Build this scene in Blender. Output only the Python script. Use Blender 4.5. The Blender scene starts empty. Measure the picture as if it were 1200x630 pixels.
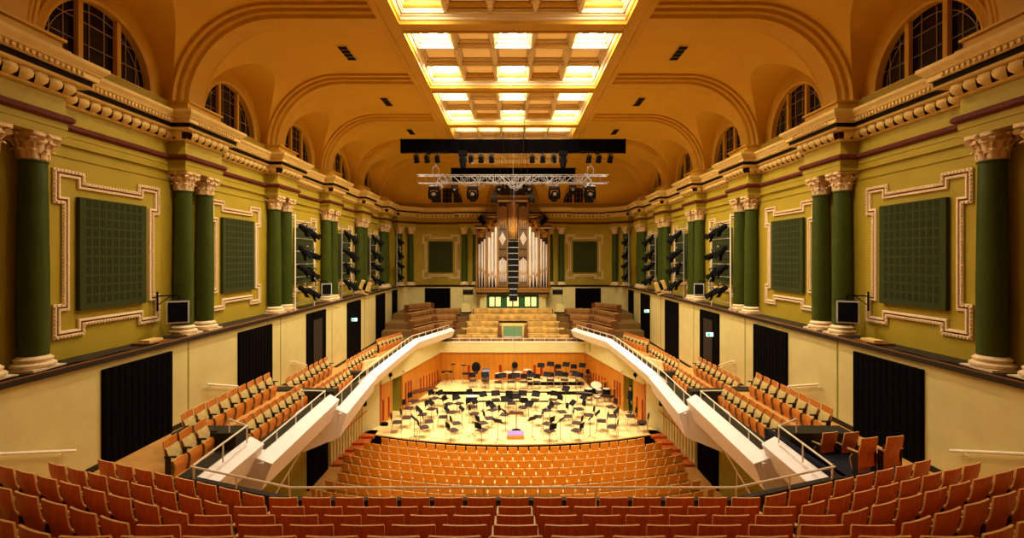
import bpy, bmesh, math, random
from mathutils import Vector, Matrix
random.seed(7)
PI = math.pi
scene = bpy.context.scene
COL = scene.collection
F = 567.0; CZ = 10.75
def H(rel): return CZ + rel            # height given relative to the eye
# ------------------------------------------------------------------ materials
def lin(c):
    return tuple(((v/255.0)/12.92 if v/255.0 <= 0.04045 else (((v/255.0)+0.055)/1.055)**2.4) for v in c)
def mat(name, rgb, rough=0.55, metal=0.0, var=0.12, scale=6.0, bump=0.0, emit=None, es=0.0, wood=False, spec=0.25, stretch=(1,1,1), coat=0.0):
    m = bpy.data.materials.new(name); m.use_nodes = True
    nt = m.node_tree; N = nt.nodes; L = nt.links
    b = N['Principled BSDF']
    c = lin(rgb)
    b.inputs['Roughness'].default_value = rough
    b.inputs['Metallic'].default_value = metal
    b.inputs['Specular IOR Level'].default_value = spec
    b.inputs['Coat Weight'].default_value = coat
    b.inputs['Base Color'].default_value = (*c, 1)
    if emit:
        b.inputs['Emission Color'].default_value = (*lin(emit), 1)
        b.inputs['Emission Strength'].default_value = es
    if var > 0:
        tc = N.new('ShaderNodeTexCoord'); mp = N.new('ShaderNodeMapping')
        L.new(tc.outputs['Object'], mp.inputs['Vector'])
        mp.inputs['Scale'].default_value = stretch
        nz = N.new('ShaderNodeTexNoise'); nz.inputs['Scale'].default_value = scale
        nz.inputs['Detail'].default_value = 4.0
        if wood: nz.inputs['Distortion'].default_value = 0.6
        L.new(mp.outputs['Vector'], nz.inputs['Vector'])
        cr = N.new('ShaderNodeValToRGB')
        cr.color_ramp.elements[0].position = 0.3; cr.color_ramp.elements[1].position = 0.7
        cr.color_ramp.elements[0].color = (*[max(0, v*(1-var)) for v in c], 1)
        cr.color_ramp.elements[1].color = (*[min(1, v*(1+var)) for v in c], 1)
        L.new(nz.outputs['Fac'], cr.inputs['Fac'])
        L.new(cr.outputs['Color'], b.inputs['Base Color'])
        if bump > 0:
            bp = N.new('ShaderNodeBump'); bp.inputs['Strength'].default_value = bump; bp.inputs['Distance'].default_value = 0.02
            L.new(nz.outputs['Fac'], bp.inputs['Height']); L.new(bp.outputs['Normal'], b.inputs['Normal'])
    return m
def stripes(name, rgb, rgb2, axis, freq, rough=0.5, thick=0.1, bump=0.3, var=0.1):
    """planks / pleats: thin lines every 1/freq metres along an axis of the object"""
    m = mat(name, rgb, rough, var=var, scale=3, stretch=(1,1,0.2), spec=0.06 if sum(rgb) < 60 else 0.3)
    nt = m.node_tree; N = nt.nodes; L = nt.links; b = N['Principled BSDF']
    tc = N.new('ShaderNodeTexCoord'); sp = N.new('ShaderNodeSeparateXYZ'); L.new(tc.outputs['Object'], sp.inputs[0])
    mu = N.new('ShaderNodeMath'); mu.operation = 'MULTIPLY'; mu.inputs[1].default_value = freq
    L.new(sp.outputs[axis], mu.inputs[0])
    fr = N.new('ShaderNodeMath'); fr.operation = 'FRACT'; L.new(mu.outputs[0], fr.inputs[0])
    lt = N.new('ShaderNodeMath'); lt.operation = 'LESS_THAN'; lt.inputs[1].default_value = thick; L.new(fr.outputs[0], lt.inputs[0])
    mx = N.new('ShaderNodeMix'); mx.data_type = 'RGBA'
    L.new(lt.outputs[0], mx.inputs[0])
    src = b.inputs['Base Color'].links[0].from_socket if b.inputs['Base Color'].is_linked else None
    if src: L.new(src, mx.inputs[6])
    else: mx.inputs[6].default_value = (*lin(rgb), 1)
    mx.inputs[7].default_value = (*lin(rgb2), 1)
    L.new(mx.outputs[2], b.inputs['Base Color'])
    return m
M = {}
M['green_wall'] = mat('green_wall', (170,145,36), 0.6, var=0.06, scale=1.2)
M['green_dark'] = mat('green_fabric', (54,60,14), 0.9, var=0.1, scale=25)
M['column_green'] = mat('column_green', (60,72,18), 0.4, var=0.12, scale=2.5)
M['band_green'] = mat('band_green', (40,32,16), 0.9, var=0.0, spec=0.05)
M['tick_green'] = mat('tick_green', (38,42,10), 0.9, var=0.0)
M['red'] = mat('red_band', (96,36,14), 0.7, var=0.35, scale=22)
M['darkred'] = mat('dark_red_recess', (56,22,12), 0.7, var=0.1)
M['cream'] = mat('cream_plaster', (226,190,108), 0.6, var=0.06, scale=6)
M['capital'] = mat('capital_plaster', (226,190,136), 0.6, var=0.14, scale=9)
M['pink'] = mat('pink_moulding', (238,208,158), 0.6, var=0.08, scale=12)
M['vault'] = mat('vault_paint', (222,172,48), 0.6, var=0.04, scale=0.8)
M['rib'] = mat('rib_paint', (218,168,54), 0.55, var=0.05, scale=2)
M['coffer'] = mat('coffer_paint', (248,226,182), 0.6, var=0.03, scale=2)
M['laylight'] = mat('laylight_glass', (236,196,120), 0.5, var=0.03, emit=(255,186,92), es=0.32)
M['wain'] = mat('wainscot_cream', (222,206,134), 0.6, var=0.05, scale=2.0)
M['beige'] = mat('stage_beige', (226,212,150), 0.6, var=0.04, scale=2.0)
M['white'] = mat('parapet_white', (250,240,232), 0.5, var=0.03, scale=3.0)
M['olive'] = mat('olive_wall', (160,150,56), 0.6, var=0.08, scale=2.0)
M['black'] = mat('black_matte', (9,8,8), 0.9, var=0.0, spec=0.15)
M['ledge'] = mat('ledge_dark', (44,34,22), 0.6, var=0.2, scale=3)
M['fabric_black'] = mat('black_drape', (6,4,5), 1.0, var=0.2, scale=5, spec=0.05)
M['door'] = stripes('dark_pleated_door', (7,4,3), (4,2,2), 1, 7.0, 0.9, 0.18)
M['door_x'] = stripes('dark_pleated_panel', (7,4,3), (4,2,2), 0, 7.0, 0.9, 0.18)
M['orange'] = mat('orange_veneer', (204,116,34), 0.45, var=0.22, scale=4, wood=True, stretch=(6,1,0.8), coat=0.15)
M['redwood'] = mat('red_veneer', (204,104,30), 0.38, var=0.22, scale=4, wood=True, stretch=(6,1,0.8), coat=0.2)
M['stallwood'] = mat('stalls_veneer', (240,172,56), 0.4, var=0.15, scale=5, wood=True, stretch=(5,1,1))
M['ply_edge_highlight'] = mat('ply_edge_highlight', (246,190,120), 0.4, var=0.05, scale=8)  # plywood edge; its pale tone also paints in the highlights along seat backs
M['cushion'] = mat('beige_upholstery', (190,164,100), 0.9, var=0.18, scale=14)
M['armrest'] = mat('dark_armrest', (52,38,30), 0.5, var=0.1)
M['arm_top'] = mat('armrest_top', (226,190,130), 0.5, var=0.1)
M['floor_wood'] = stripes('gallery_floor_wood', (206,150,76), (150,100,44), 1, 6.0, 0.4, 0.05)
M['stage_floor'] = stripes('stage_floor_wood', (244,212,142), (222,176,100), 0, 4.0, 0.35, 0.05)
M['stage_wall'] = stripes('stage_wall_wood', (202,126,30), (170,84,16), 0, 2.6, 0.45, 0.05)
M['stage_wall_y'] = stripes('stage_side_wood', (202,124,30), (170,84,16), 1, 2.6, 0.45, 0.05)
M['slot_red'] = mat('dark_red_slot', (150,40,14), 0.6, var=0.1)
M['step'] = mat('step_wood', (190,92,34), 0.5, var=0.15, scale=5)
M['navy'] = mat('dark_blue_carpet', (20,20,32), 0.95, var=0.2, scale=20)
M['carpet_brown'] = mat('brown_carpet', (120,88,40), 0.9, var=0.15, scale=8)
M['carpet'] = mat('dark_carpet', (48,42,24), 0.95, var=0.2, scale=20)
M['rail'] = mat('cream_rail', (250,238,208), 0.4, var=0.0)
M['chair_black'] = mat('black_plastic', (20,16,16), 0.8, var=0.0, spec=0.2)
M['chair_seat'] = mat('brown_black_seat', (66,44,40), 0.6, var=0.1, scale=12)
M['steel'] = mat('steel', (170,165,160), 0.3, 0.9, var=0.0)
M['alu'] = mat('aluminium_truss', (190,186,182), 0.35, 0.5, var=0.0)
M['darksteel'] = mat('dark_steel', (50,46,44), 0.4, 0.6, var=0.0)
M['copper'] = mat('copper', (220,120,50), 0.25, 0.9, var=0.1)
M['drumskin'] = mat('drum_skin', (206,186,150), 0.5, var=0.03)
M['drum_silver'] = mat('drum_silver', (110,100,110), 0.5, 0.5, var=0.05)
M['brown_desk'] = mat('brown_desk', (110,60,34), 0.5, var=0.1)
M['paper'] = mat('paper', (250,240,215), 0.7, var=0.02)
M['purple'] = mat('purple_carpet', (140,112,170), 0.9, var=0.1, scale=20)
M['podium'] = mat('podium_wood', (228,148,50), 0.4, var=0.15, scale=5)
M['bench'] = mat('gold_velvet', (212,168,86), 0.85, var=0.36, scale=2.2, bump=0.2)
M['bench_brown'] = mat('brown_velvet', (156,108,54), 0.85, var=0.22, scale=2.5)
M['bench_wood'] = mat('bench_wood', (120,76,36), 0.5, var=0.15)
M['choir_floor'] = mat('choir_floor', (220,176,96), 0.5, var=0.1, scale=3)
M['green_paint'] = mat('green_paint', (50,104,58), 0.5, var=0.08)
M['green_screen'] = mat('green_screen', (112,146,104), 0.5, var=0.08)
M['organ_case'] = mat('organ_case', (104,74,30), 0.45, var=0.25, scale=6)
M['organ_wood'] = mat('organ_wood', (158,112,46), 0.4, var=0.15, scale=4)
M['organ_dark'] = mat('organ_dark', (56,34,18), 0.6, var=0.2)
M['gold'] = mat('gold', (230,160,60), 0.3, 0.8, var=0.2, scale=10)
M['pipe'] = mat('pipe_tin', (236,222,205), 0.3, 0.35, var=0.05, scale=3)
M['pipe_dark'] = mat('pipe_copper', (196,150,110), 0.3, 0.4, var=0.1, scale=3)
M['lampwarm'] = mat('lamp_glow', (255,220,170), 0.4, var=0, emit=(255,224,170), es=6.0)
M['lamp_lens'] = mat('lamp_lens', (96,70,54), 0.4, 0.0, var=0, emit=(255,190,140), es=0.10)
M['litglass'] = mat('lit_glass', (250,225,150), 0.4, var=0, emit=(255,226,150), es=0.9)
M['exit_green'] = mat('exit_green', (40,170,120), 0.4, var=0, emit=(70,220,170), es=1.2)
M['exit_white'] = mat('exit_white', (235,255,250), 0.4, var=0, emit=(225,255,250), es=2.5)
M['glass_night'] = mat('night_glass', (16,14,22), 0.12, var=0)
M['glazing'] = mat('glazing_bar', (170,140,90), 0.5, var=0)
M['skin'] = mat('skin', (214,160,124), 0.5, var=0.03)
M['cloth_black'] = mat('black_clothes', (22,22,24), 0.85, var=0.1)
M['hair'] = mat('hair', (48,34,26), 0.7, var=0.1)
M['speaker_face'] = mat('speaker_grille', (10,9,11), 0.9, var=0.1, scale=60, spec=0.15)
M['speaker_rim'] = mat('speaker_rim', (230,222,205), 0.5, var=0)

# ------------------------------------------------------------------ mesh helper
class MB:
    def __init__(s): s.v = []; s.f = []; s.m = []; s.ms = []
    def mi(s, m):
        if m not in s.ms: s.ms.append(m)
        return s.ms.index(m)
    def add(s, vs, fs, m=None):
        o = len(s.v); s.v += [tuple(v) for v in vs]; k = s.mi(m)
        for f in fs: s.f.append([o+i for i in f]); s.m.append(k)
    def box(s, x0, x1, y0, y1, z0, z1, m=None, T=None):
        vs = [(x0,y0,z0),(x1,y0,z0),(x1,y1,z0),(x0,y1,z0),(x0,y0,z1),(x1,y0,z1),(x1,y1,z1),(x0,y1,z1)]
        if T is not None: vs = [tuple(T @ Vector(v)) for v in vs]
        s.add(vs, [(0,3,2,1),(4,5,6,7),(0,1,5,4),(1,2,6,5),(2,3,7,6),(3,0,4,7)], m)
    def prism(s, poly, z0, z1, m=None):
        n = len(poly)
        a = sum(poly[i][0]*poly[(i+1)%n][1]-poly[(i+1)%n][0]*poly[i][1] for i in range(n))
        if a < 0: poly = poly[::-1]
        vs = [(p[0],p[1],z0) for p in poly]+[(p[0],p[1],z1) for p in poly]
        s.add(vs, [tuple(range(n))[::-1], tuple(range(n,2*n))]+[(i,(i+1)%n,n+(i+1)%n,n+i) for i in range(n)], m)
    def tube(s, a, b, r, r2=None, n=8, m=None, caps=True):
        a = Vector(a); b = Vector(b); r2 = r if r2 is None else r2
        d = (b-a).normalized(); u = d.orthogonal().normalized(); w = d.cross(u)
        vs = [a+(u*math.cos(t)+w*math.sin(t))*r for t in [2*PI*i/n for i in range(n)]]
        vs += [b+(u*math.cos(t)+w*math.sin(t))*r2 for t in [2*PI*i/n for i in range(n)]]
        fs = [(i,(i+1)%n,n+(i+1)%n,n+i) for i in range(n)]
        if caps: fs += [tuple(range(n))[::-1], tuple(range(n,2*n))]
        s.add(vs, fs, m)
    def path(s, pts, r, n=6, m=None):
        for i in range(len(pts)-1): s.tube(pts[i], pts[i+1], r, n=n, m=m)
    def lathe(s, prof, n=16, m=None, c=(0,0,0), T=None, caps=True):
        vs = []; k = len(prof)
        for i in range(n):
            t = 2*PI*i/n
            for r, z in prof:
                v = Vector((r*math.cos(t), r*math.sin(t), z))
                if T is not None: v = T @ v
                vs.append((v.x+c[0], v.y+c[1], v.z+c[2]))
        fs = [(i*k+j, ((i+1)%n)*k+j, ((i+1)%n)*k+j+1, i*k+j+1) for i in range(n) for j in range(k-1)]
        if caps:
            fs.append(tuple(i*k for i in range(n))[::-1]); fs.append(tuple(i*k+k-1 for i in range(n)))
        s.add(vs, fs, m)
    def ell(s, c, r, n=10, k=6, m=None, T=None):
        prof = [(math.sin(PI*j/k)*1.0 if 0<j<k else 0.001, -math.cos(PI*j/k)) for j in range(k+1)]
        S = Matrix.Diagonal((r[0],r[1],r[2])).to_4x4()
        if T is not None: S = T @ S
        s.lathe(prof, n, m, c, S)
    def build(s, name, m=None, parent=None, smooth=35, merge=True, bevel=0):
        me = bpy.data.meshes.new(name); me.from_pydata(s.v, [], s.f)
        mats = [(M[x] if isinstance(x, str) else x) if x is not None else (M[m] if isinstance(m, str) else m) for x in s.ms]
        for x in mats: me.materials.append(x)
        for i, p in enumerate(me.polygons): p.material_index = s.m[i]
        if merge:
            bm = bmesh.new(); bm.from_mesh(me); bmesh.ops.remove_doubles(bm, verts=bm.verts, dist=1e-4)
            bmesh.ops.recalc_face_normals(bm, faces=bm.faces) if merge == 2 else None
            bm.to_mesh(me); bm.free()
        if smooth:
            me.polygons.foreach_set('use_smooth', [True]*len(me.polygons))
            me.set_sharp_from_angle(angle=math.radians(smooth))
        o = bpy.data.objects.new(name, me); COL.objects.link(o)
        if parent is not None: o.parent = parent
        if bevel:
            b = o.modifiers.new('bevel', 'BEVEL'); b.width = bevel; b.segments = 2; b.limit_method = 'ANGLE'
        return o
def empty(name, loc=(0,0,0), rz=0):
    o = bpy.data.objects.new(name, None); COL.objects.link(o)
    o.location = loc; o.rotation_euler = (0,0,rz); o.empty_display_size = 0.2
    return o
def tag(o, label, cat, group=None, kind='thing'):
    o['label'] = label; o['category'] = cat; o['kind'] = kind
    if group: o['group'] = group
    return o
def struct(o, label=None):
    o['kind'] = 'structure'
    if label: o['label'] = label; o['category'] = 'building part'
    return o
KIDS = {}
def reg(root):
    KIDS[root.name] = None; return root
def kids(o): return [c for c in o.children]
def dup(root, loc, rz=0, sc=None, kd=None):
    c = root.copy(); COL.objects.link(c); c.location = loc; c.rotation_euler = (0,0,rz)
    if sc: c.scale = sc
    for ch, gs in kd:
        d = ch.copy(); COL.objects.link(d); d.parent = c
        for g in gs:
            e = g.copy(); COL.objects.link(e); e.parent = d
    return c
def tree(root): return [(c, list(c.children)) for c in root.children]
ONE = ['','first','second','third','fourth','fifth','sixth','seventh','eighth','ninth','tenth','eleventh','twelfth','thirteenth','fourteenth','fifteenth','sixteenth','seventeenth','eighteenth','nineteenth']
TENS = {20:('twentieth','twenty'),30:('thirtieth','thirty'),40:('fortieth','forty'),50:('fiftieth','fifty')}
def nth(n):
    if n < 20: return ONE[n]
    t = n//10*10
    return TENS[t][0] if n == t else TENS[t][1]+'-'+ONE[n-t]

# ------------------------------------------------------------------ camera
cam = bpy.data.cameras.new('camera'); cam.sensor_width = 36; cam.lens = 36*F/1200
cam.shift_x = -1/1200.0; cam.shift_y = -13/1200.0; cam.clip_end = 300; cam.clip_start = 0.05
co = bpy.data.objects.new('camera', cam); COL.objects.link(co)
co.location = (0,0,CZ); co.rotation_euler = (PI/2,0,0)
scene.camera = co

# ------------------------------------------------------------------ plan constants
XW = 11.15; XP = 10.3; YE = 45.4; YP = 44.6; RA = 3.3
BAY = 6.1
ZK = [10.4+BAY*k for k in range(6)]        # 10.4 .. 40.9
SHELF = H(-2.51)
Z0 = H(5.05); RC = 3.25; ZT = Z0+RC        # cove springing and ceiling
def arc_pts(cx, cy, r, a0, a1, n):
    return [(cx+r*math.cos(math.radians(a0+(a1-a0)*i/n)), cy+r*math.sin(math.radians(a0+(a1-a0)*i/n))) for i in range(n+1)]
def wall_path():
    p = [(XW,-3.0)] + arc_pts(XW-RA, YE-RA, RA, 0, 90, 12)
    return p + [(-x,y) for x,y in p[::-1]]
def sweep(mb, path, prof, m=None, closed=False, seam=None):
    """prof: (offset inward, z). interior lies to the left of the path."""
    n = len(path); rows = []
    for i in range(n):
        p = Vector(path[i])
        d0 = (p-Vector(path[i-1])).normalized() if i > 0 else None
        d1 = (Vector(path[i+1])-p).normalized() if i < n-1 else None
        if d0 is None: d0 = d1
        if d1 is None: d1 = d0
        n0 = Vector((-d0.y,d0.x)); n1 = Vector((-d1.y,d1.x))
        a = (n0+n1)
        a = n0 if a.length < 1e-6 else a.normalized()
        k = 1/max(0.3, a.dot(n0))
        rows.append([(p.x+a.x*o*k, p.y+a.y*o*k, z) for o, z in prof])
    k = len(prof); vs = [v for r in rows for v in r]
    fs = [(i*k+j, i*k+j+1, (i+1)*k+j+1, (i+1)*k+j) for i in range(n-1) for j in range(k-1)]
    mb.add(vs, fs, m)

# entablature path with breaks over the column pairs
PR = 0.57
def ent_path():
    b = XW-0.1; q = b-PR
    p = [(b,-3.0)]
    for z in [ZK[0]-BAY]+ZK:
        p += [(b,z-1.0),(q,z-1.0),(q,z+1.0),(b,z+1.0)]
    cx, cy = XW-RA, YE-RA; R = RA-0.1
    def pol(a, r): return (cx+r*math.cos(math.radians(a)), cy+r*math.sin(math.radians(a)))
    p += [pol(0,R), pol(12,R), pol(24,R), pol(24,R-PR)] + [pol(a,R-PR) for a in (36,48,60)] + [pol(66,R-PR), pol(66,R), pol(78,R), pol(90,R)]
    y = YE-0.1
    p += [(5.05,y),(5.05,y-PR),(2.95,y-PR),(2.95,y)]
    return p + [(-x,yy) for x,yy in p[::-1]]
EP = ent_path()

# ------------------------------------------------------------------ walls
WP = wall_path()
def one_side(path, side):
    """the points of a symmetric path on one side wall / the end"""
    n = len(path)//2
    return path[:n] if side > 0 else path[n:]
wn = 14
right = WP[:8]; end = WP[7:len(WP)-7]; left = WP[len(WP)-8:]
for nm, pp in (('wall_right', right), ('wall_end', end), ('wall_left', left)):
    mb = MB(); sweep(mb, pp, [(0,SHELF-0.05),(0,H(3.9)),(0.02,H(3.9)),(0.02,Z0+0.02)], 'green_wall')
    struct(mb.build(nm, 'green_wall', smooth=50))
# faint line moulding high on the green wall
mb = MB(); sweep(mb, WP, [(0.0,H(2.5)),(0.03,H(2.5)),(0.03,H(2.54)),(0,H(2.54))], 'green_wall')
struct(mb.build('trim_1'))
# near wall behind the eye
mb = MB(); mb.box(-XW,XW,-3.2,-3.0,0,ZT+1, 'wain'); struct(mb.build('wall_near'))

# entablature strips
def strip(name, prof, m, sm=40):
    mb = MB(); sweep(mb, EP, prof, m); return struct(mb.build(name, m, smooth=sm))
strip('trim_2', [(-0.6,H(2.80)),(-0.02,H(2.80)),(-0.02,H(2.98)),(0.0,H(3.0)),(0.0,H(3.14)),(0.02,H(3.14))], 'green_wall')
strip('trim_3', [(0.0,H(3.14)),(0.05,H(3.15)),(0.1,H(3.20)),(0.1,H(3.27)),(0.05,H(3.32)),(0,H(3.32))], 'red')
strip('trim_4', [(0.0,H(3.32)),(-0.03,H(3.36)),(-0.03,H(3.74))], 'green_wall')
strip('trim_5', [(-0.03,H(3.74)),(0.05,H(3.76)),(0.07,H(3.80))], 'cream')
strip('trim_10', [(0.07,H(3.80)),(0.07,H(4.02))], 'darkred')
strip('trim_11', [(0.07,H(4.02)),(0.30,H(4.05)),(0.34,H(4.10))], 'cream')
strip('trim_6', [(0.34,H(4.10)),(0.31,H(4.12)),(0.31,H(4.22)),(0.36,H(4.23))], 'band_green')
strip('trim_7', [(0.36,H(4.23)),(0.40,H(4.25)),(0.40,H(4.36)),(0.44,H(4.38)),(0.46,H(4.44)),(0.53,H(4.50)),(0.55,H(4.53)),(0.55,H(4.60)),(0.2,H(4.66)),(-0.1,H(4.72)),(-0.3,H(4.74))], 'cream')
# egg and dart band and small beads
def along(path, step, fn, lo=0.25):
    for i in range(len(path)-1):
        a = Vector(path[i]); b = Vector(path[i+1]); d = b-a; L = d.length
        if L < lo: continue
        d.normalize(); n = Vector((-d.y,d.x)); k = max(1, round(L/step))
        if k % 2 == 0 and L < 1.3: k = max(1, k)
        for j in range(k):
            c = a+d*(L*(j+0.5)/k); fn(c, d, n)
mb = MB()
def egg(c, d, n):
    if c.y < 8: return
    T = Matrix(((d.x,n.x,0,0),(d.y,n.y,0,0),(0,0,1,0),(0,0,0,1)))
    o = c+n*0.15
    # leaning scroll: a wedge with rounded belly
    pr = [(0.0,-0.14),(0.10,-0.12),(0.17,-0.05),(0.19,0.03),(0.16,0.11)]
    w = [0.03,0.10,0.145,0.155,0.155]
    vs = []
    for (p, z), ww in zip(pr, w):
        for u in (-1,-0.5,0.5,1):
            q = p - (0.05 if abs(u) == 1 else 0)
            v = c+n*(0.07+q)+d*(ww*u); vs.append((v.x,v.y,H(3.92)+z))
    fs = [(i*4+j, i*4+j+1, i*4+j+5, i*4+j+4) for i in range(4) for j in range(3)]
    mb.add(vs, fs, 'cream')
along(EP, 0.33, egg)
struct(mb.build('trim_8', 'cream', smooth=60))
mb = MB()
def bead(c, d, n):
    if c.y < 8: return
    a = c+n*0.41; vs = []
    for u, o2 in ((-0.035,0),(0.035,0),(0.035,0.035),(-0.035,0.035)):
        v = a+d*u+n*o2; vs.append(v)
    q = [(v.x,v.y,H(4.27)) for v in vs]+[(v.x,v.y,H(4.35)) for v in vs]
    mb.add(q, [(0,3,2,1),(4,5,6,7),(0,1,5,4),(1,2,6,5),(2,3,7,6),(3,0,4,7)], 'cream')
along(EP, 0.13, bead)
struct(mb.build('trim_9', 'cream', smooth=0, merge=False))

# ------------------------------------------------------------------ vault
def cove_bay(mb, mp, s0, s1, sc, b, hb, n=14, back=0.3):
    """one bay of the cove with a lunette cut through it. mp(d, s, z) -> world"""
    zs = [Z0+hb*math.sin(PI/2*i/n) for i in range(n+1)]
    ds = [RC-math.sqrt(max(0,RC*RC-(z-Z0)**2)) for z in zs]
    yo = [b*math.sqrt(max(0,1-((z-Z0)/hb)**2)) for z in zs]
    for i in range(n):
        for sg, se in ((-1,s0),(1,s1)):
            A = mp(ds[i],se,zs[i]); B = mp(ds[i],sc+sg*yo[i],zs[i]); C = mp(ds[i+1],sc+sg*yo[i+1],zs[i+1]); D = mp(ds[i+1],se,zs[i+1])
            mb.add([A,B,C,D], [(0,1,2,3)])
            E = mp(-back,sc+sg*yo[i],zs[i]); G = mp(-back,sc+sg*yo[i+1],zs[i+1])
            mb.add([B,E,G,C], [(0,1,2,3)])
    zs2 = [zs[-1]+(ZT-zs[-1])*(i/6.0) for i in range(7)]
    a0 = math.asin(min(1,(zs[-1]-Z0)/RC))
    an = [a0+(PI/2-a0)*i/6 for i in range(7)]
    pts = [(RC-RC*math.cos(a), Z0+RC*math.sin(a)) for a in an]
    for i in range(6):
        for sa, sb in ((s0,sc),(sc,s1)):
            mb.add([mp(pts[i][0],sa,pts[i][1]),mp(pts[i][0],sb,pts[i][1]),mp(pts[i+1][0],sb,pts[i+1][1]),mp(pts[i+1][0],sa,pts[i+1][1])], [(0,1,2,3)])
ZS = H(5.2)
wcount = [0]
def lunette(mp, sc, b, hb, r, back=0.3, name=None):
    n = 24
    mb = MB()
    for i in range(n):
        a, a2 = PI*i/n, PI*(i+1)/n
        o = [mp(-back, sc+b*math.cos(t), Z0+hb*math.sin(t)) for t in (a,a2)]
        q = [mp(-back, sc+r*math.cos(t), ZS+r*math.sin(t)) for t in (a,a2)]
        mb.add([o[0],o[1],q[1],q[0]], [(0,1,2,3)])
        # reveal
        w = [mp(-back-0.16, sc+r*math.cos(t), ZS+r*math.sin(t)) for t in (a,a2)]
        mb.add([q[0],q[1],w[1],w[0]], [(0,1,2,3)])
    mb.add([mp(-back,sc-b,Z0),mp(-back,sc+b,Z0),mp(-back,sc+r,ZS),mp(-back,sc-r,ZS)], [(0,1,2,3)])
    mb.add([mp(-back,sc-r,ZS),mp(-back,sc+r,ZS),mp(-back-0.16,sc+r,ZS),mp(-back-0.16,sc-r,ZS)], [(0,1,2,3)])
    mb.add([mp(0,sc-b,Z0),mp(0,sc+b,Z0),mp(-back,sc+b,Z0),mp(-back,sc-b,Z0)], [(0,1,2,3)])
    struct(mb.build('ceiling_lunette', 'vault', smooth=40, merge=True))
    wcount[0] += 1
    root = empty('window_%d' % wcount[0]); root['kind'] = 'structure'
    # archivolt ring
    mb = MB()
    ring = [(0.0,-0.3),(0.10,-0.3),(0.10,-0.1),(0.22,-0.06),(0.26,0.02),(0.16,0.05),(0.16,-0.02)]
    prof = [(0.0,back),(0.0,back-0.08),(0.08,back-0.12),(0.16,back-0.08),(0.22,back-0.08),(0.24,back)]
    for i in range(n):
        for j in range(len(prof)-1):
            q = []
            for (t, jj) in ((PI*i/n,j),(PI*(i+1)/n,j),(PI*(i+1)/n,j+1),(PI*i/n,j+1)):
                rr = r+prof[jj][0]; q.append(mp(-prof[jj][1], sc+rr*math.cos(t), ZS+rr*math.sin(t)))
            mb.add(q, [(0,1,2,3)])
    def bx(s0,s1,z0,z1,d0,d1):
        vs = [mp(d,s,z) for z in (z0,z1) for (s,d) in ((s0,d0),(s1,d0),(s1,d1),(s0,d1))]
        mb.add(vs, [(0,3,2,1),(4,5,6,7),(0,1,5,4),(1,2,6,5),(2,3,7,6),(3,0,4,7)])
    bx(sc-r-0.2,sc+r+0.2,ZS-0.12,ZS,-back-0.02,-back+0.12)
    mb.build('window_frame', 'rib', root, smooth=40)
    mb = MB()
    for sg in (-1,1):
        x = sc+sg*r*0.36; zt = ZS+r*math.sqrt(1-0.36**2)
        bx(x-0.07,x+0.07,ZS,zt,-back-0.13,-back+0.0)
    mb.build('mullion', 'rib', root)
    mb = MB()
    mb.add([mp(-back-0.14,sc,ZS)]+[mp(-back-0.14,sc+r*math.cos(PI*i/n),ZS+r*math.sin(PI*i/n)) for i in range(n+1)], [(0,i+1,i+2) for i in range(n)])
    mb.build('pane', 'glass_night', root)
    mb = MB()
    for f in (0.33,0.66):
        z = ZS+r*f; h = r*math.sqrt(1-f*f); bx(sc-h,sc+h,z-0.009,z+0.009,-back-0.135,-back-0.115)
    for f in (-0.8,-0.58,-0.14,0.14,0.58,0.8):
        x = sc+r*f; bx(x-0.009,x+0.009,ZS,ZS+r*math.sqrt(1-f*f),-back-0.135,-back-0.115)
    for i in range(n):
        a, a2 = PI*i/n, PI*(i+1)/n; rr = r*0.86
        mb.add([mp(-back-0.11,sc+q*math.cos(t),ZS+q*math.sin(t)) for (q,t) in ((rr,a),(rr,a2),(rr+0.02,a2),(rr+0.02,a))], [(0,1,2,3)])
    mb.build('glazing_bar', 'glazing', root)
for k in range(-2,5):
    ya, yb = 10.4+BAY*k, 10.4+BAY*(k+1); yc = (ya+yb)/2
    for sg in (1,-1):
        mp = (lambda sg: (lambda d,s,z: (sg*(XW-d), s, z)))(sg)
        mb = MB(); cove_bay(mb, mp, ya, yb, yc, 2.42, 2.62)
        struct(mb.build('ceiling_cove', 'vault', smooth=30))
        lunette(mp, yc, 2.42, 2.62, 1.74)
        # flat ceiling strip
        mb = MB(); mb.box(min(sg*4.2,sg*(XW-RC)),max(sg*4.2,sg*(XW-RC)),ya,yb,ZT,ZT+0.15)
        struct(mb.build('ceiling', 'vault'))
# end of the vault
mpE = lambda d,s,z: (s, YE-d, z)
XS = XW-RA
mb = MB()
for (s0,s1,sc,b,hb) in ((-XS,-4.6,-6.2,1.6,2.2),(-4.6,4.6,0,2.5,2.75),(4.6,XS,6.2,1.6,2.2)):
    cove_bay(mb, mpE, s0, s1, sc, b, hb)
for sg in (1,-1):
    pp = [(XW,ZK[5])]+arc_pts(XW-RA,YE-RA,RA,0,90,12)
    if sg < 0: pp = [(-x,y) for x,y in pp[::-1]]
    pr = [(RC-RC*math.cos(PI/2*i/14), Z0+RC*math.sin(PI/2*i/14)) for i in range(15)]
    sweep(mb, pp, pr)
struct(mb.build('ceiling_cove', 'vault', smooth=30))
lunette(mpE, -6.2, 1.6, 2.2, 1.42); lunette(mpE, 6.2, 1.6, 2.2, 1.42); lunette(mpE, 0, 2.5, 2.75, 2.1)
mb = MB(); mb.box(-8.0,8.0,ZK[5],YE-3.2,ZT,ZT+0.15); struct(mb.build('ceiling', 'vault'))
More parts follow.
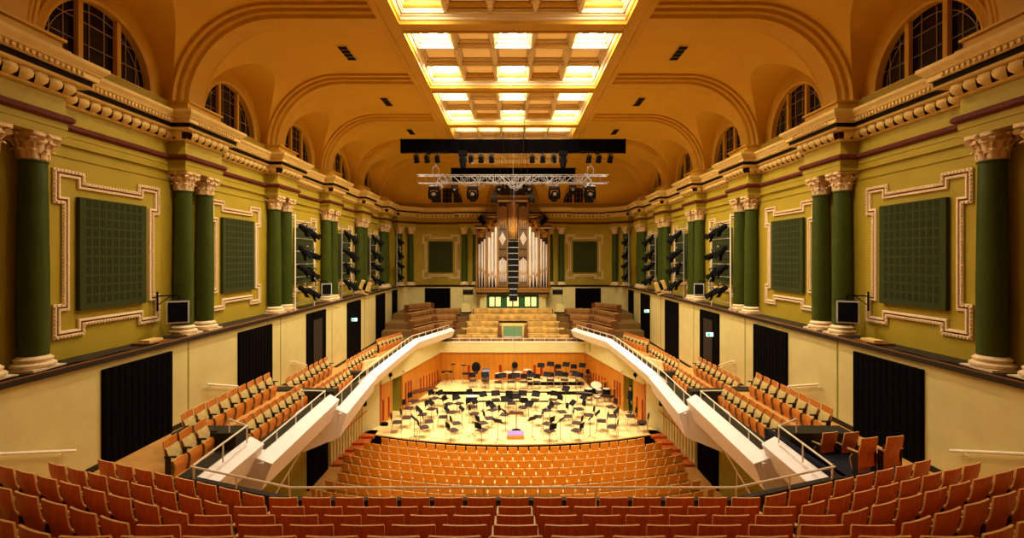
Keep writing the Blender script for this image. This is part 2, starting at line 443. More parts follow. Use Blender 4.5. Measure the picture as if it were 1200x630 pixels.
# ribs
def rib(y, full=True):
    mb = MB()
    pts = [(11.02,15.35,1,0),(11.02,Z0,1,0)]
    pth = [(XW,H(4.65),0)]+[(XW-RC+RC*math.cos(a),Z0+RC*math.sin(a),a) for a in [PI/2*i/18 for i in range(19)]]+[(0,ZT,PI/2)]
    sec = [(-0.80,0.0),(-0.80,0.10),(-0.70,0.13),(-0.66,0.08),(-0.60,0.08),(-0.58,0.2),(-0.50,0.24),(-0.44,0.2),(-0.40,0.2),(-0.36,0.32),(0.36,0.32)]
    sec = sec+[(-a,b) for a,b in sec[:-1][::-1]][1:] if False else sec+[(-a,b) for a,b in sec[:-2][::-1]]
    for sg in (1,-1):
        rows = []
        for (x,z,a) in pth:
            nx, nz = -math.cos(a), -math.sin(a)
            rows.append([(sg*(x+nx*t), y+dy, z+nz*t) for dy,t in sec])
        k = len(sec); vs = [v for r in rows for v in r]
        fs = [(i*k+j,i*k+j+1,(i+1)*k+j+1,(i+1)*k+j) for i in range(len(rows)-1) for j in range(k-1)]
        mb.add(vs, fs)
    return struct(mb.build('trim_rib', 'rib', smooth=35))
for k in range(-2,6): rib(10.4+BAY*k)
# rib plinth blocks on the cornice
mb = MB()
for k in range(0,6):
    for sg in (1,-1):
        x0, x1 = sg*10.35, sg*11.3
        mb.box(min(x0,x1),max(x0,x1),ZK[k]-0.95,ZK[k]+0.95,H(4.55),H(4.82))
        x0 = sg*10.5
        mb.box(min(x0,x1),max(x0,x1),ZK[k]-0.87,ZK[k]+0.87,H(4.82),H(5.02))
        x0 = sg*10.42
        mb.box(min(x0,x1),max(x0,x1),ZK[k]-0.92,ZK[k]+0.92,H(5.02),H(5.08))
struct(mb.build('trim_block', 'rib'))
# long beams beside the skylights
for sg in (1,-1):
    mb = MB()
    zb_ = H(7.8)
    pr = [(4.62,ZT),(4.60,ZT-0.25),(4.5,ZT-0.28),(4.48,zb_+0.08),(4.38,zb_+0.07),(4.36,zb_),(4.26,zb_),(4.24,zb_+0.05),(3.92,zb_+0.05),(3.90,zb_),(3.80,zb_),(3.78,zb_+0.1),(3.74,zb_+0.12),(3.70,ZT+0.3)]
    vs = [(sg*x,y,z) for y in (-3.0,YE-3.0) for x,z in pr]; k = len(pr)
    mb.add(vs, [(j,j+1,k+j+1,k+j) for j in range(k-1)])
    struct(mb.build('trim_beam', 'rib', smooth=20))
# skylight coffers and their lamps
LAMPS = []; LC = (1.0,0.89,0.66)
NX = 5
for k in range(-1,5):
    ya, yb = 10.4+BAY*k+0.36, 10.4+BAY*(k+1)-0.36
    ny = 3
    gx = 3.68; fy0, fy1 = ya+0.10, yb-0.22
    cw = 2*gx/NX; cd = (fy1-fy0)/ny
    zg0, zg1, zt = H(8.05), H(8.15), H(8.47)
    mb = MB()
    # cross beam with mouldings on the far side of this bay
    yk = 10.4+BAY*(k+1); zb_ = H(7.8)
    cp = [(-0.36,ZT+0.4),(-0.40,zb_+0.12),(-0.36,zb_+0.1),(-0.34,zb_),(-0.26,zb_),(-0.24,zb_+0.05),(0.24,zb_+0.05),(0.26,zb_),(0.34,zb_),(0.36,zb_+0.1),(0.40,zb_+0.12),(0.36,ZT+0.4)]
    vs = [(x,yk+dy,z) for x in (-3.86,3.86) for dy,z in cp]; q_ = len(cp)
    mb.add(vs,[(j,j+1,q_+j+1,q_+j) for j in range(q_-1)])
    struct(mb.build('trim_crossbeam','rib',smooth=20)); mb = MB()
    # stepped frame from the opening up to the grid
    o = [(-3.78,ya),(3.78,ya),(3.78,yb),(-3.78,yb)]; q = [(-gx,fy0),(gx,fy0),(gx,fy1),(-gx,fy1)]
    lv = [(0.0,zb_+0.1),(0.3,zb_+0.12),(0.4,zb_+0.18),(0.8,zb_+0.22),(1.0,zg0+0.05)]
    for i in range(4):
        i2 = (i+1)%4
        for (t,z),(t2,z2) in zip(lv[:-1],lv[1:]):
            def P(n,t,z): return (o[n][0]+(q[n][0]-o[n][0])*t, o[n][1]+(q[n][1]-o[n][1])*t, z)
            mb.add([P(i,t,z),P(i2,t,z),P(i2,t2,z2),P(i,t2,z2)], [(0,1,2,3)])
    # grid bars, as deep wells
    for i in range(NX+1):
        x = -gx+cw*i; mb.box(x-0.05,x+0.05,fy0-0.06,fy1+0.06,zg0,zt)
        mb.box(x-0.09,x+0.09,fy0-0.06,fy1+0.06,zg0+0.06,zg0+0.11); mb.box(x-0.14,x+0.14,fy0-0.06,fy1+0.06,zg0+0.18,zt)
    for j in range(ny+1):
        y = fy0+cd*j; mb.box(-gx-0.06,gx+0.06,y-0.05,y+0.05,zg0,zt)
        mb.box(-gx-0.06,gx+0.06,y-0.09,y+0.09,zg0+0.06,zg0+0.11); mb.box(-gx-0.06,gx+0.06,y-0.14,y+0.14,zg0+0.18,zt)
    for i in range(NX):
        for j in range(ny):
            x = -gx+cw*(i+0.5); y = fy0+cd*(j+0.5)
            mb.box(x-cw/2,x+cw/2,y-cd/2,y+cd/2,zt-0.02,zt+0.05)
            mb.box(x-cw*0.36,x+cw*0.36,y-cd*0.36,y+cd*0.36,zt-0.14,zt-0.08,'laylight'); mb.box(x-cw*0.40,x+cw*0.40,y-cd*0.40,y+cd*0.40,zt-0.12,zt-0.02)
            lit = (j in (0,2)) and (i in (0,2,4))
            if k == 0 - 0 and False: lit = False
            if k <= 0 and i in (1,2,3): lit = False
            if k == 3: lit = j == 0 and i in (0,1,2,3,4)
            if k == 4: lit = False
            if lit: LAMPS.append((x,y,zt,k,cw,cd))
    struct(mb.build('ceiling_skylight', 'coffer', smooth=0, merge=False))
# ceiling cover above
mb = MB(); mb.box(-XW-1,XW+1,-3.2,YE+1,ZT+0.75,ZT+0.85); struct(mb.build('ceiling_slab', 'black'))
mb0 = MB(); mb0.lathe([(0.10,0.0),(0.12,-0.03),(0.12,-0.12),(0.10,-0.12)], 12, 'alu'); mb0.lathe([(0.001,-0.119),(0.095,-0.119)],12,'lampwarm',caps=False)
dl = None; li = 0
for idx, (x,y,z,k,cw,cd) in enumerate(LAMPS):
    for sx in (-1,1):
        if dl is None: dl = mb0.build('ceiling_downlight', 'alu'); o = dl
        else: o = dl.copy(); COL.objects.link(o)
        o.location = (x+sx*0.28,y,z-0.14); li += 1
        tag(o, 'round ceiling downlight in a skylight coffer', 'ceiling light', 'downlights in the skylight coffers')
    l = bpy.data.lights.new('coffer_light','AREA'); l.shape = 'RECTANGLE'; l.size = cw*0.7; l.size_y = cd*0.55
    l.energy = {-1:6,0:60,1:100,2:115}.get(k,60); l.color = LC; l.spread = PI
    lo = bpy.data.objects.new('coffer_light', l); COL.objects.link(lo); lo.location = (x,y,z-0.16)
    l2 = bpy.data.lights.new('coffer_glow','POINT'); l2.energy = {-1:8,0:70,1:100,2:100}.get(k,25); l2.color = LC; l2.shadow_soft_size = 0.08
    lo2 = bpy.data.objects.new('coffer_glow', l2); COL.objects.link(lo2); lo2.location = (x,y,z-0.36)
    lo.visible_camera = True

# slotted recesses of the ceiling downlights over the balconies
vm = MB()
vm.box(-0.16,0.16,-0.55,0.55,-0.03,0.0,'rib'); 
for i in range(4): vm.box(-0.12,0.12,-0.50+0.26*i,-0.30+0.26*i,-0.05,-0.029,'black')
v0 = None
for k in range(0,5):
    for sg in (-1,1):
        yy = ZK[k]+BAY/2+0.05
        o = vm.build('ceiling_downlight_slot','black') if v0 is None else v0.copy()
        if v0 is None: v0 = o
        else: COL.objects.link(o)
        o.location = (sg*6.7,yy,ZT-0.001); o.scale = (1.4,1.3,1)
        tag(o, 'dark slotted downlight recess in the %s ceiling slope, %s bay from the gallery' % ('left' if sg<0 else 'right', nth(k+1)), 'vent', 'ceiling downlight recesses')

# ------------------------------------------------------------------ columns
def make_column():
    root = empty('column')
    mb = MB()
    mb.box(-0.39,0.39,-0.39,0.39,0,0.05,'pink')
    mb.lathe([(0.37,0.05),(0.40,0.08),(0.40,0.13),(0.36,0.16),(0.32,0.17),(0.315,0.20),(0.345,0.22),(0.345,0.25),(0.31,0.27),(0.29,0.29),(0.28,0.31)], 24, 'pink')
    mb.build('base', 'pink', root)
    mb = MB(); hh = H(2.2)-SHELF
    mb.lathe([(0.275,0.30),(0.28,1.0),(0.278,2.0),(0.262,3.4),(0.245,hh-0.06),(0.265,hh-0.05),(0.27,hh-0.02),(0.25,hh)], 28, 'column_green')
    mb.build('shaft', 'column_green', root)
    mb = MB(); z = hh
    mb.lathe([(0.245,z-0.02),(0.27,z),(0.25,z+0.03),(0.25,z+0.3),(0.28,z+0.45),(0.33,z+0.52)], 20, 'capital')
    for row, (n, zb, ht, out, ph) in enumerate(((8,0.02,0.22,0.13,0),(8,0.14,0.28,0.16,PI/8))):
        for i in range(n):
            a = 2*PI*i/n+ph; ca, sa = math.cos(a), math.sin(a)
            vs = []
            for j in range(6):
                t = j/5.0; rr = 0.255+out*max(0,t-0.35)**1.3*1.3; zz = z+zb+ht*math.sin(min(1,t*1.12)*PI/2)-(0.05 if j == 5 else 0)
                w = 0.085*(1-0.55*t**2)
                for u, dr in ((-1,0.0),(-0.5,0.018),(0,0.032),(0.5,0.018),(1,0.0)):
                    vs.append(((rr+dr)*ca-u*w*sa,(rr+dr)*sa+u*w*ca,zz))
            mb.add(vs, [(i2*5+j2,i2*5+j2+1,i2*5+j2+6,i2*5+j2+5) for i2 in range(5) for j2 in range(4)], 'capital')
    for i in range(4):
        a = PI/4+i*PI/2; d = Vector((math.cos(a),math.sin(a),0)); s = Vector((-d.y,d.x,0))
        c = d*0.40+Vector((0,0,z+0.44))
        mb.tube(c-s*0.05,c+s*0.05,0.065,n=10,m='capital')
        mb.tube(d*0.27+Vector((0,0,z+0.26)), d*0.40+Vector((0,0,z+0.49)),0.03,0.04,n=6,m='capital')
        a2 = i*PI/2; d2 = Vector((math.cos(a2),math.sin(a2),0)); s2 = Vector((-d2.y,d2.x,0))
        for q in (-1,1):
            c = d2*0.31+s2*0.07*q+Vector((0,0,z+0.42)); mb.tube(c-d2*0.03,c+d2*0.04,0.045,n=8,m='capital')
        mb.ell(tuple(d2*0.36+Vector((0,0,z+0.55))),(0.05,0.05,0.05),8,5,'capital')
    # abacus with hollow sides
    pts = []
    for i in range(4):
        a = PI/4+i*PI/2
        pts += [(0.47*math.cos(a-0.09),0.47*math.sin(a-0.09)),(0.47*math.cos(a+0.09),0.47*math.sin(a+0.09))]
        am = a+PI/4
        for t in (-0.45,-0.2,0,0.2,0.45):
            r = 0.335+0.17*t*t*1.6; pts.append((r*math.cos(am+t),r*math.sin(am+t)))
    mb.prism(pts, z+0.52, z+0.60, 'capital')
    mb.build('capital', 'capital', root, smooth=50)
    return root
c0 = make_column(); ck = tree(c0); first = True
def place_col(x, y, rz, label):
    global first
    if first: o = c0; o.location = (x,y,SHELF); o.rotation_euler = (0,0,rz); first = False
    else: o = dup(c0,(x,y,SHELF),rz,None,ck)
    tag(o, label, 'column', 'green columns with plaster capitals')
for sg, sn in ((-1,'left'),(1,'right')):
    for k in range(6):
        for j, dy in enumerate((-0.55,0.55)):
            place_col(sg*10.85, ZK[k]+dy, 0, 'green column on the %s ledge, %s one of the %s pair from the gallery' % (sn, ('near','far')[j], nth(k+1)))
    for j, a in enumerate((35,58)):
        ar = math.radians(a)
        place_col(sg*(XW-RA+(RA-0.35)*math.cos(ar)), YE-RA+(RA-0.35)*math.sin(ar), sg*(-(PI/2-ar)), 'green column in the curved %s corner, %s of the two' % (sn, ('nearer','farther')[j]))
    for j, x in enumerate((4.52,3.48)):
        place_col(sg*x, YE-0.32, 0, 'green column on the end wall %s of the organ, %s one' % (sn, ('outer','inner')[j]))

# ------------------------------------------------------------------ wall panels with moulded frames
def panel_set(mp, sc, label, tilt):
    root = empty('acoustic_baffle')
    mb = MB()
    def bx(s0,s1,z0,z1,d0,d1,m,tl=0):
        vs = [mp(d,s,z) for z in (z0,z1) for (s,d) in ((s0,d0),(s1,d0),(s1,d1),(s0,d1))]
        mb.add(vs, [(0,3,2,1),(4,5,6,7),(0,1,5,4),(1,2,6,5),(2,3,7,6),(3,0,4,7)], m)
    bx(sc-1.12,sc+1.12,H(-1.35),H(1.55),0.02,0.12,'green_dark')
    for i in range(9):
        for j in range(11):
            s = sc-0.86+0.215*i; z = H(-1.18)+0.25*j
            for q in (-0.05,0,0.05): bx(s+q-0.010,s+q+0.010,z,z+0.19,0.12,0.126,'tick_green')
    mb.build('fabric_panel','green_dark',root,smooth=0,merge=False)
    # crossetted outline (relative: s, z), outer line, then swept inward
    w, e, h0, h1 = 1.52, 0.24, H(-1.75), H(1.95); k = 0.62
    out = [(-w-e,h1+e),(-w+k,h1+e),(-w+k,h1),(w-k,h1),(w-k,h1+e),(w+e,h1+e),(w+e,h1-k),(w,h1-k),(w,h0+k),(w+e,h0+k),(w+e,h0-e),(w-k,h0-e),(w-k,h0),(-w+k,h0),(-w+k,h0-e),(-w-e,h0-e),(-w-e,h0+k),(-w,h0+k),(-w,h1-k),(-w-e,h1-k)]
    n = len(out)
    def inset(t):
        r = []
        for i in range(n):
            a = Vector(out[i-1]); b = Vector(out[i]); c = Vector(out[(i+1)%n])
            d0 = (b-a).normalized(); d1 = (c-b).normalized()
            n0 = Vector((d0.y,-d0.x)); n1 = Vector((d1.y,-d1.x))
            r.append(b+(n0+n1)*t)
        return r
    lv = [(0,0.01,'pink'),(0.0,0.05,'pink'),(0.07,0.07,'pink'),(0.08,0.045,'red'),(0.12,0.045,'pink'),(0.13,0.07,'pink'),(0.18,0.06,'pink'),(0.19,0.01,'pink')]
    rows = [[(p.x+sc,p.y,d) for p in inset(t)] for t,d,_ in lv]
    mb = MB()
    for li2 in range(len(lv)-1):
        for i in range(n):
            i2 = (i+1)%n
            q = [mp(r[2],r[0],r[1]) for r in (rows[li2][i],rows[li2][i2],rows[li2+1][i2],rows[li2+1][i])]
            mb.add(q, [(0,1,2,3)], lv[li2][2] if lv[li2][2] == 'red' else 'pink')
    # little blocks on the outer strip
    o1 = inset(0.035)
    for i in range(n):
        a = o1[i]; b = o1[(i+1)%n]; d = b-a; L = d.length; d.normalize(); c = max(1,int(L/0.09))
        for j in range(c):
            p = a+d*(L*(j+0.5)/c); bx(sc+p.x-0.022,sc+p.x+0.022,p.y-0.022,p.y+0.022,0.05,0.085,'pink')
    mb.build('moulded_frame','pink',root,smooth=0,merge=False)
    tag(root, label, 'wall panel', 'green fabric wall panels in moulded frames')
for sg, sn in ((-1,'left'),(1,'right')):
    mp = (lambda sg: (lambda d,s,z: (sg*(XW-d), s, z)))(sg)
    for k in range(5):
        panel_set(mp, ZK[k]+BAY/2, 'green fabric panel in pink moulded frame on the %s wall, %s bay from the gallery' % (sn, nth(k+1)), 0)
    panel_set(mpE, sg*6.75, 'green fabric panel in moulded frame on the end wall, %s of the organ' % sn, 0)

# ------------------------------------------------------------------ wainscot, shelf, doors
RW = 0.9
wp = [(XP,-3.0)]+arc_pts(XP-RW,YP-RW,RW,0,90,6); WAP = wp+[(-x,y) for x,y in wp[::-1]]
mid = len(WAP)//2
for nm, pp in (('wall_lower_right', WAP[:mid-2]), ('wall_lower_end', WAP[mid-3:mid+3]), ('wall_lower_left', WAP[mid+2:])):
    mb = MB(); sweep(mb, pp, [(0,2.5),(0,SHELF-0.03)]); struct(mb.build(nm,'wain',smooth=50))
# shelf: ring between wainscot and wall
mb = MB()
for i in range(len(WAP)-1):
    pass
sweep(mb, WAP, [(0,SHELF-0.14),(0.10,SHELF-0.12),(0.10,SHELF),(-0.95,SHELF)], 'ledge')
mb.box(-9.4,9.4,YP-0.1,YE,SHELF-0.1,SHELF-0.002)
struct(mb.build('trim_shelf','ledge',smooth=20))
mb = MB(); sweep(mb, WAP, [(0.10,SHELF+0.0),(0.10,SHELF+0.02),(-0.05,SHELF+0.02)], 'bench_wood'); struct(mb.build('trim_shelf_edge','bench_wood'))
# vertical seams in the wainscot
mb = MB()
for sg in (-1,1):
    for k in range(0,6):
        y = 15.35+BAY*(k-0)-0.0
        if y > 43: continue
        mb.box(min(sg*XP,sg*(XP-0.012)),max(sg*XP,sg*(XP-0.012)),y-0.03,y+0.03,4.0,SHELF-0.14)
struct(mb.build('trim_seam','olive',smooth=0))
mb = MB()
for sg in (-1,1):
    for x in (4.55,3.3): mb.box(sg*x-0.025,sg*x+0.025,YP-0.012,YP,4.0,SHELF-0.14)
struct(mb.build('trim_seam','olive',smooth=0))
DY = [(12.1,14.55),(18.1,20.6),(24.1,26.5),(30.0,32.6),(36.3,38.8),(41.2,42.9)]
dn = 0
for sg, sn in ((-1,'left'),(1,'right')):
    for i, (a,b) in enumerate(DY):
        dn += 1
        mb = MB()
        zb = [5.5,5.4,4.9,4.3,4.3,4.6][i]; zt = H(-2.80)
        x0, x1 = sg*(XP+0.05), sg*(XP-0.06)
        mb.box(min(x0,x1),max(x0,x1),a,b,zb,zt,'door')
        n = max(6,int((b-a)/0.22))
        for j in range(n):
            y = a+(b-a)*(j+0.15)/n; xx = sorted((sg*(XP-0.06),sg*(XP-0.075)))
            mb.box(xx[0],xx[1],y,y+(b-a)/n*0.82,zb+0.03,zt-0.03,'door')
        o = mb.build('door_%d' % dn,'door',smooth=0); struct(o)
        if i == 2:
            mb = MB(); ym = (a+b)/2; xx = sorted((sg*(XP-0.09),sg*(XP-0.12)))
            mb.box(xx[0],xx[1],ym-0.55,ym+0.55,zb+0.5,zt-0.4,'ledge'); mb.build('door_panel','ledge',o,smooth=0)
# dark panels and vents on the end wainscot
for sg, sn in ((-1,'left'),(1,'right')):
    dn += 1; mb = MB(); xs = sorted((sg*5.75,sg*8.1))
    mb.box(xs[0],xs[1],YP-0.08,YP+0.03,H(-4.75),H(-2.78),'door_x')
    for j in range(12): mb.box(xs[0]+0.03+j*0.194,xs[0]+0.17+j*0.194,YP-0.10,YP-0.08,H(-4.7),H(-2.82),'door_x')
    struct(mb.build('door_%d'%dn,'door_x',smooth=0))
    mb = MB(); xs = sorted((sg*3.65,sg*4.6)); mb.box(xs[0],xs[1],YP-0.06,YP,H(-3.35),H(-2.92),'black')
    for j in range(5): mb.box(xs[0]+0.04,xs[1]-0.04,YP-0.08,YP-0.06,H(-3.31)+j*0.08,H(-3.27)+j*0.08,'ledge')
    tag(mb.build('wall_vent','black',smooth=0),'dark slotted vent grille %s of the organ' % sn,'vent','end wall vents')
    # three small cream switch plates stacked beside the panel
    for j in range(3):
        x = sg*5.5; mb = MB(); z = H(-3.0-j*0.42); mb.box(x-0.07,x+0.07,YP-0.04,YP,z-0.08,z+0.08,'cream')
        mb.box(x-0.03,x+0.03,YP-0.055,YP-0.04,z-0.03,z+0.03,'rail')
        tag(mb.build('wall_box','cream'),'small cream wall box beside the %s dark end panel, %s from top' % (sn, nth(j+1)),'wall box','cream wall boxes')

# ------------------------------------------------------------------ side balconies
def mirror(sg, pts): return [(sg*x,y) for x,y in pts]
# floors: (inner x0,x1,outer), y0,y1, inner z, outer z
SECT = [(9.0,13.3,H(-5.1),H(-5.25)),(13.3,19.9,H(-6.07),H(-5.25)),(19.9,25.6,H(-6.6),H(-5.8))]
for sg, sn in ((-1,'left'),(1,'right')):
    for (y0,y1,zi,zo) in SECT:
        mb = MB()
        xi = sorted((sg*7.15,sg*8.75)); xo = sorted((sg*8.75,sg*XP)); yb = y1
        mb.box(xi[0],xi[1],y0,y1,zi-0.12,zi,'floor_wood'); mb.box(xo[0],xo[1],y0,y1,min(zi,zo)-0.12,zo,'floor_wood')
        struct(mb.build('floor_balcony','floor_wood',smooth=0,merge=False))
        mb = MB(); x = sorted((sg*7.12,sg*7.75)); mb.box(x[0],x[1],max(y0,10.2),y1-0.6,zi-0.02,{9.0:H(-5.05),13.3:H(-5.55),19.9:H(-6.08)}[y0],'carpet'); struct(mb.build('floor_strip','carpet',smooth=0))
        mb = MB(); x = sorted((sg*7.8,sg*XP)); mb.box(x[0],x[1],y0,y1,zi-0.55,min(zi,zo)-0.13); struct(mb.build('ceiling_soffit','white',smooth=0))
        # end bulkhead facing the gallery
    mb = MB()
    poly = mirror(sg,[(7.4,25.6),(7.35,29),(7.2,33.9),(5.4,39.4),(5.2,40.0),(XP,40.0),(XP,25.6)])
    mb.prism(poly, H(-6.5), H(-6.4), 'floor_wood'); struct(mb.build('floor_balcony','floor_wood',smooth=0))
    mb = MB(); mb.prism(mirror(sg,[(7.3,25.7),(7.25,29),(7.1,33.8),(5.3,39.2),(5.9,39.4),(7.7,34.0),(7.85,29),(7.9,25.7)]),H(-6.4),H(-6.05),'carpet'); struct(mb.build('floor_strip','carpet',smooth=0))
    for (y0,xa,zt2,zb2) in ((12.5,6.45,H(-5.3),H(-6.35)),(18.2,6.45,H(-5.85),H(-7.05))):
        mb = MB(); P_ = [(sg*xa,zt2),(sg*(xa+0.3),zb2+0.15),(sg*8.2,zb2),(sg*8.2,zt2)]
        mb.add([(x,y0,z) for x,z in P_]+[(x,y0+0.9,z) for x,z in P_],[(0,1,2,3),(4,7,6,5),(0,4,5,1),(1,5,6,2),(2,6,7,3),(3,7,4,0)]); struct(mb.build('wall_bulkhead','white',smooth=0,merge=2))
    # parapets
    def parapet(line, drop, dn0, dn1, label):
        mb = MB(); n = len(line); rows = []
        for i in range(n):
            p = Vector(line[i]); a = Vector(line[max(0,i-1)]); b = Vector(line[min(n-1,i+1)])
            d = (b-a).normalized(); nn = Vector((-d.y,d.x))     # inward for the right side
            dd = dn0+(dn1-dn0)*i/(n-1)
            z = H(-drop)
            r = [(0,0),(0.34,-0.2),(0.10,-dd),(-1.1,-dd-0.4),(-1.1,-dd-0.1),(-0.10,-0.06)]
            rows.append([(sg*(p.x+nn.x*o), p.y+nn.y*o+(0.10*(o/0.34) if i==0 else 0), z+h) for o,h in r])
        k = 6; vs = [v for r in rows for v in r]
        fs = [(i*k+j,(i+1)*k+j,(i+1)*k+(j+1)%k,i*k+(j+1)%k) for i in range(n-1) for j in range(k)]
        fs += [tuple(range(k)), tuple((n-1)*k+j for j in range(k))[::-1]]
        mb.add(vs, fs); o = mb.build('wall_parapet','white',smooth=0,merge=2); struct(o); return o
    parapet([(6.75,10.05),(6.9,12.75)],4.7,0.75,0.85,'')
    parapet([(6.62,12.5),(6.92,18.35)],5.17,0.85,0.95,'')
    parapet([(6.62,18.2),(7.07,24.1)],5.7,1.05,0.95,'')
    parapet([(7.05,23.8),(7.0,29),(6.85,33.8),(5.0,39.2)],5.65,0.78,0.72,'')
    # rails
    def handrail(line, z, post_z, label, step=1.3, tabs=True):
        root = empty('handrail'); mb = MB()
        pts = [(sg*x,y,z) for x,y in line]
        mb.path(pts,0.022,8,'rail'); 
        for p in pts: mb.ell(p,(0.023,0.023,0.023),8,5,'rail')
        mb.build('top_rail','rail',root)
        tot = 0
        for i in range(len(pts)-1):
            a = Vector(pts[i]); b = Vector(pts[i+1]); L = (b-a).length; n = max(1,round(L/step))
            for j in range(n+ (1 if i == len(pts)-2 else 0)):
                p = a+(b-a)*(j/n); mb = MB(); mb.tube((p.x,p.y,post_z),(p.x,p.y,z),0.018,n=6,m='rail'); mb.build('post','rail',root)
        tag(root,label,'handrail','balcony handrails')
    handrail([(6.57,9.95),(6.76,12.3),(7.5,12.8)],H(-4.26),H(-4.7),'cream handrail at the %s balcony corner beside the gallery' % sn)
    handrail([(6.72,12.55),(7.03,18.1),(7.9,18.15)],H(-5.0)+0.03,H(-5.6),'cream handrail along the second %s balcony parapet' % sn)
    handrail([(6.95,18.5),(7.25,24.0)],H(-5.45),H(-6.2),'cream handrail along the third %s balcony parapet' % sn)
    handrail([(7.25,24.2),(7.2,29),(7.05,33.85),(5.2,39.3)],H(-5.45),H(-6.2),'cream handrail along the curved far %s balcony parapet' % sn, 0.9)
    # dark steps / blocks between seat sections
    for (y0,y1,x0,x1,zt3,lab) in ((12.75,13.35,7.3,9.0,H(-4.62),'a'),(19.75,20.3,7.3,8.7,H(-5.45),'b'),(19.0,19.6,8.8,9.5,H(-5.2),'c'),(25.35,25.8,7.4,8.8,H(-6.0),'d')):
        mb = MB(); x = sorted((sg*x0,sg*x1)); mb.box(x[0],x[1],y0,y1,H(-6.6),zt3,'carpet'); struct(mb.build('wall_step','carpet',smooth=0))
    # skirting line on aisle
    mb = MB(); x = sorted((sg*XP,sg*(XP-0.02))); mb.box(x[0],x[1],9,19,H(-5.25),H(-5.1)); mb.box(x[0],x[1],19,24.9,H(-5.8),H(-5.65)); mb.box(x[0],x[1],24.9,40,H(-6.4),H(-6.25))
    struct(mb.build('baseboard_'+sn,'ledge',smooth=0))
    # short wall handrails
    for i,(y0,y1,z0,z1) in enumerate(((7.4,11.25,H(-3.1),H(-4.48)),(16.1,17.9,H(-4.2),H(-4.75)),(22.3,23.9,H(-4.75),H(-5.3)))):
        root = empty('wall_handrail'); mb = MB(); xx = sg*(XP-0.12)
        mb.tube((xx,y0,z0),(xx,y1,z1),0.035,n=8,m='rail'); mb.build('rail_bar','rail',root)
        for t in (0.08,0.92):
            y = y0+(y1-y0)*t; z = z0+(z1-z0)*t; mb = MB(); mb.path([(sg*XP,y,z-0.12),(xx,y,z-0.10),(xx,y,z)],0.015,6,'rail'); mb.build('bracket','rail',root)
        tag(root,'cream handrail on the lower %s wall, %s from the gallery' % (sn,nth(i+1)),'handrail','wall handrails')

# ------------------------------------------------------------------ gallery (where the eye stands)
TA = math.tan(math.radians(20.4)); CA, SA = math.cos(math.radians(20.4)), math.sin(math.radians(20.4))
ROWS = [(8.05,4.0,4.13),(7.03,3.63,4.13),(6.16,3.29,4.13),(5.21,2.89,4.13),(4.32,2.50,4.13)]
def kinked(y, xk, sgn_end, xe=XP):
    return [(-xe, y+(xe-xk)*TA),(-xk,y),(xk,y),(xe,y+(xe-xk)*TA)]
mb = MB()
fr = [(-6.9,9.95),(-4.2,9.02),(4.2,9.02),(6.9,9.95)]
zf = [H(-4.85),H(-4.48),H(-4.14),H(-3.74),H(-3.35)]
ys = [r[0]-0.25 for r in ROWS]
front = [(-XP,11.2),(-6.75,9.98),(-4.15,9.05),(4.15,9.05),(6.75,9.98),(XP,11.2)]
def tier(a, b, z0, z1):
    """floor between line a (far) and line b (near)"""
    mb = MB(); mb.prism(a+b[::-1], z0, z1, 'floor_wood'); struct(mb.build('floor_gallery','floor_wood',smooth=0))
lines = [front]+[kinked(r[0]-0.22,r[2],0) for r in ROWS]+[kinked(2.9,4.13,0),[(-XP,-3.0),(XP,-3.0)]]
for i in range(6):
    z = (zf+[H(-2.95)])[i]
    tier(lines[i], lines[i+1], z-(0.55 if i else 0.7), z)
tier(lines[6], lines[7], H(-3.6), H(-2.55))
mb = MB()
for a,b in zip(front[1:-2],front[2:-1]):
    d = (Vector(b)-Vector(a)).normalized(); n = Vector((-d.y,d.x))*0.06
    A,B = Vector(a),Vector(b)
    mb.prism([tuple(A-n),tuple(B-n),tuple(B+n),tuple(A+n)], H(-5.6), H(-4.50))
struct(mb.build('wall_gallery_front','ledge',smooth=0))
root = empty('handrail'); mb = MB()
gp = [(-6.57,9.88,H(-4.26)),(-4.14,8.98,H(-4.26)),(4.14,8.98,H(-4.26)),(6.57,9.88,H(-4.26))]
mb.path(gp,0.022,10,'rail')
for p in gp: mb.ell(p,(0.024,0.024,0.024),8,5,'rail')
mb.build('top_rail','rail',root)
for px_ in [-6.5,-5.4,-4.14,-3.65,-2.62,-1.58,-0.54,0.5,1.54,2.57,3.6,4.14,5.4,6.5]:
    y = 8.98+max(0,abs(px_)-4.14)*0.9/2.43
    mb = MB(); mb.tube((px_,y,H(-4.75)),(px_,y,H(-4.26)),0.017,n=6,m='rail'); mb.build('post','rail',root)
tag(root,'long cream handrail along the gallery front edge above the stalls','handrail')

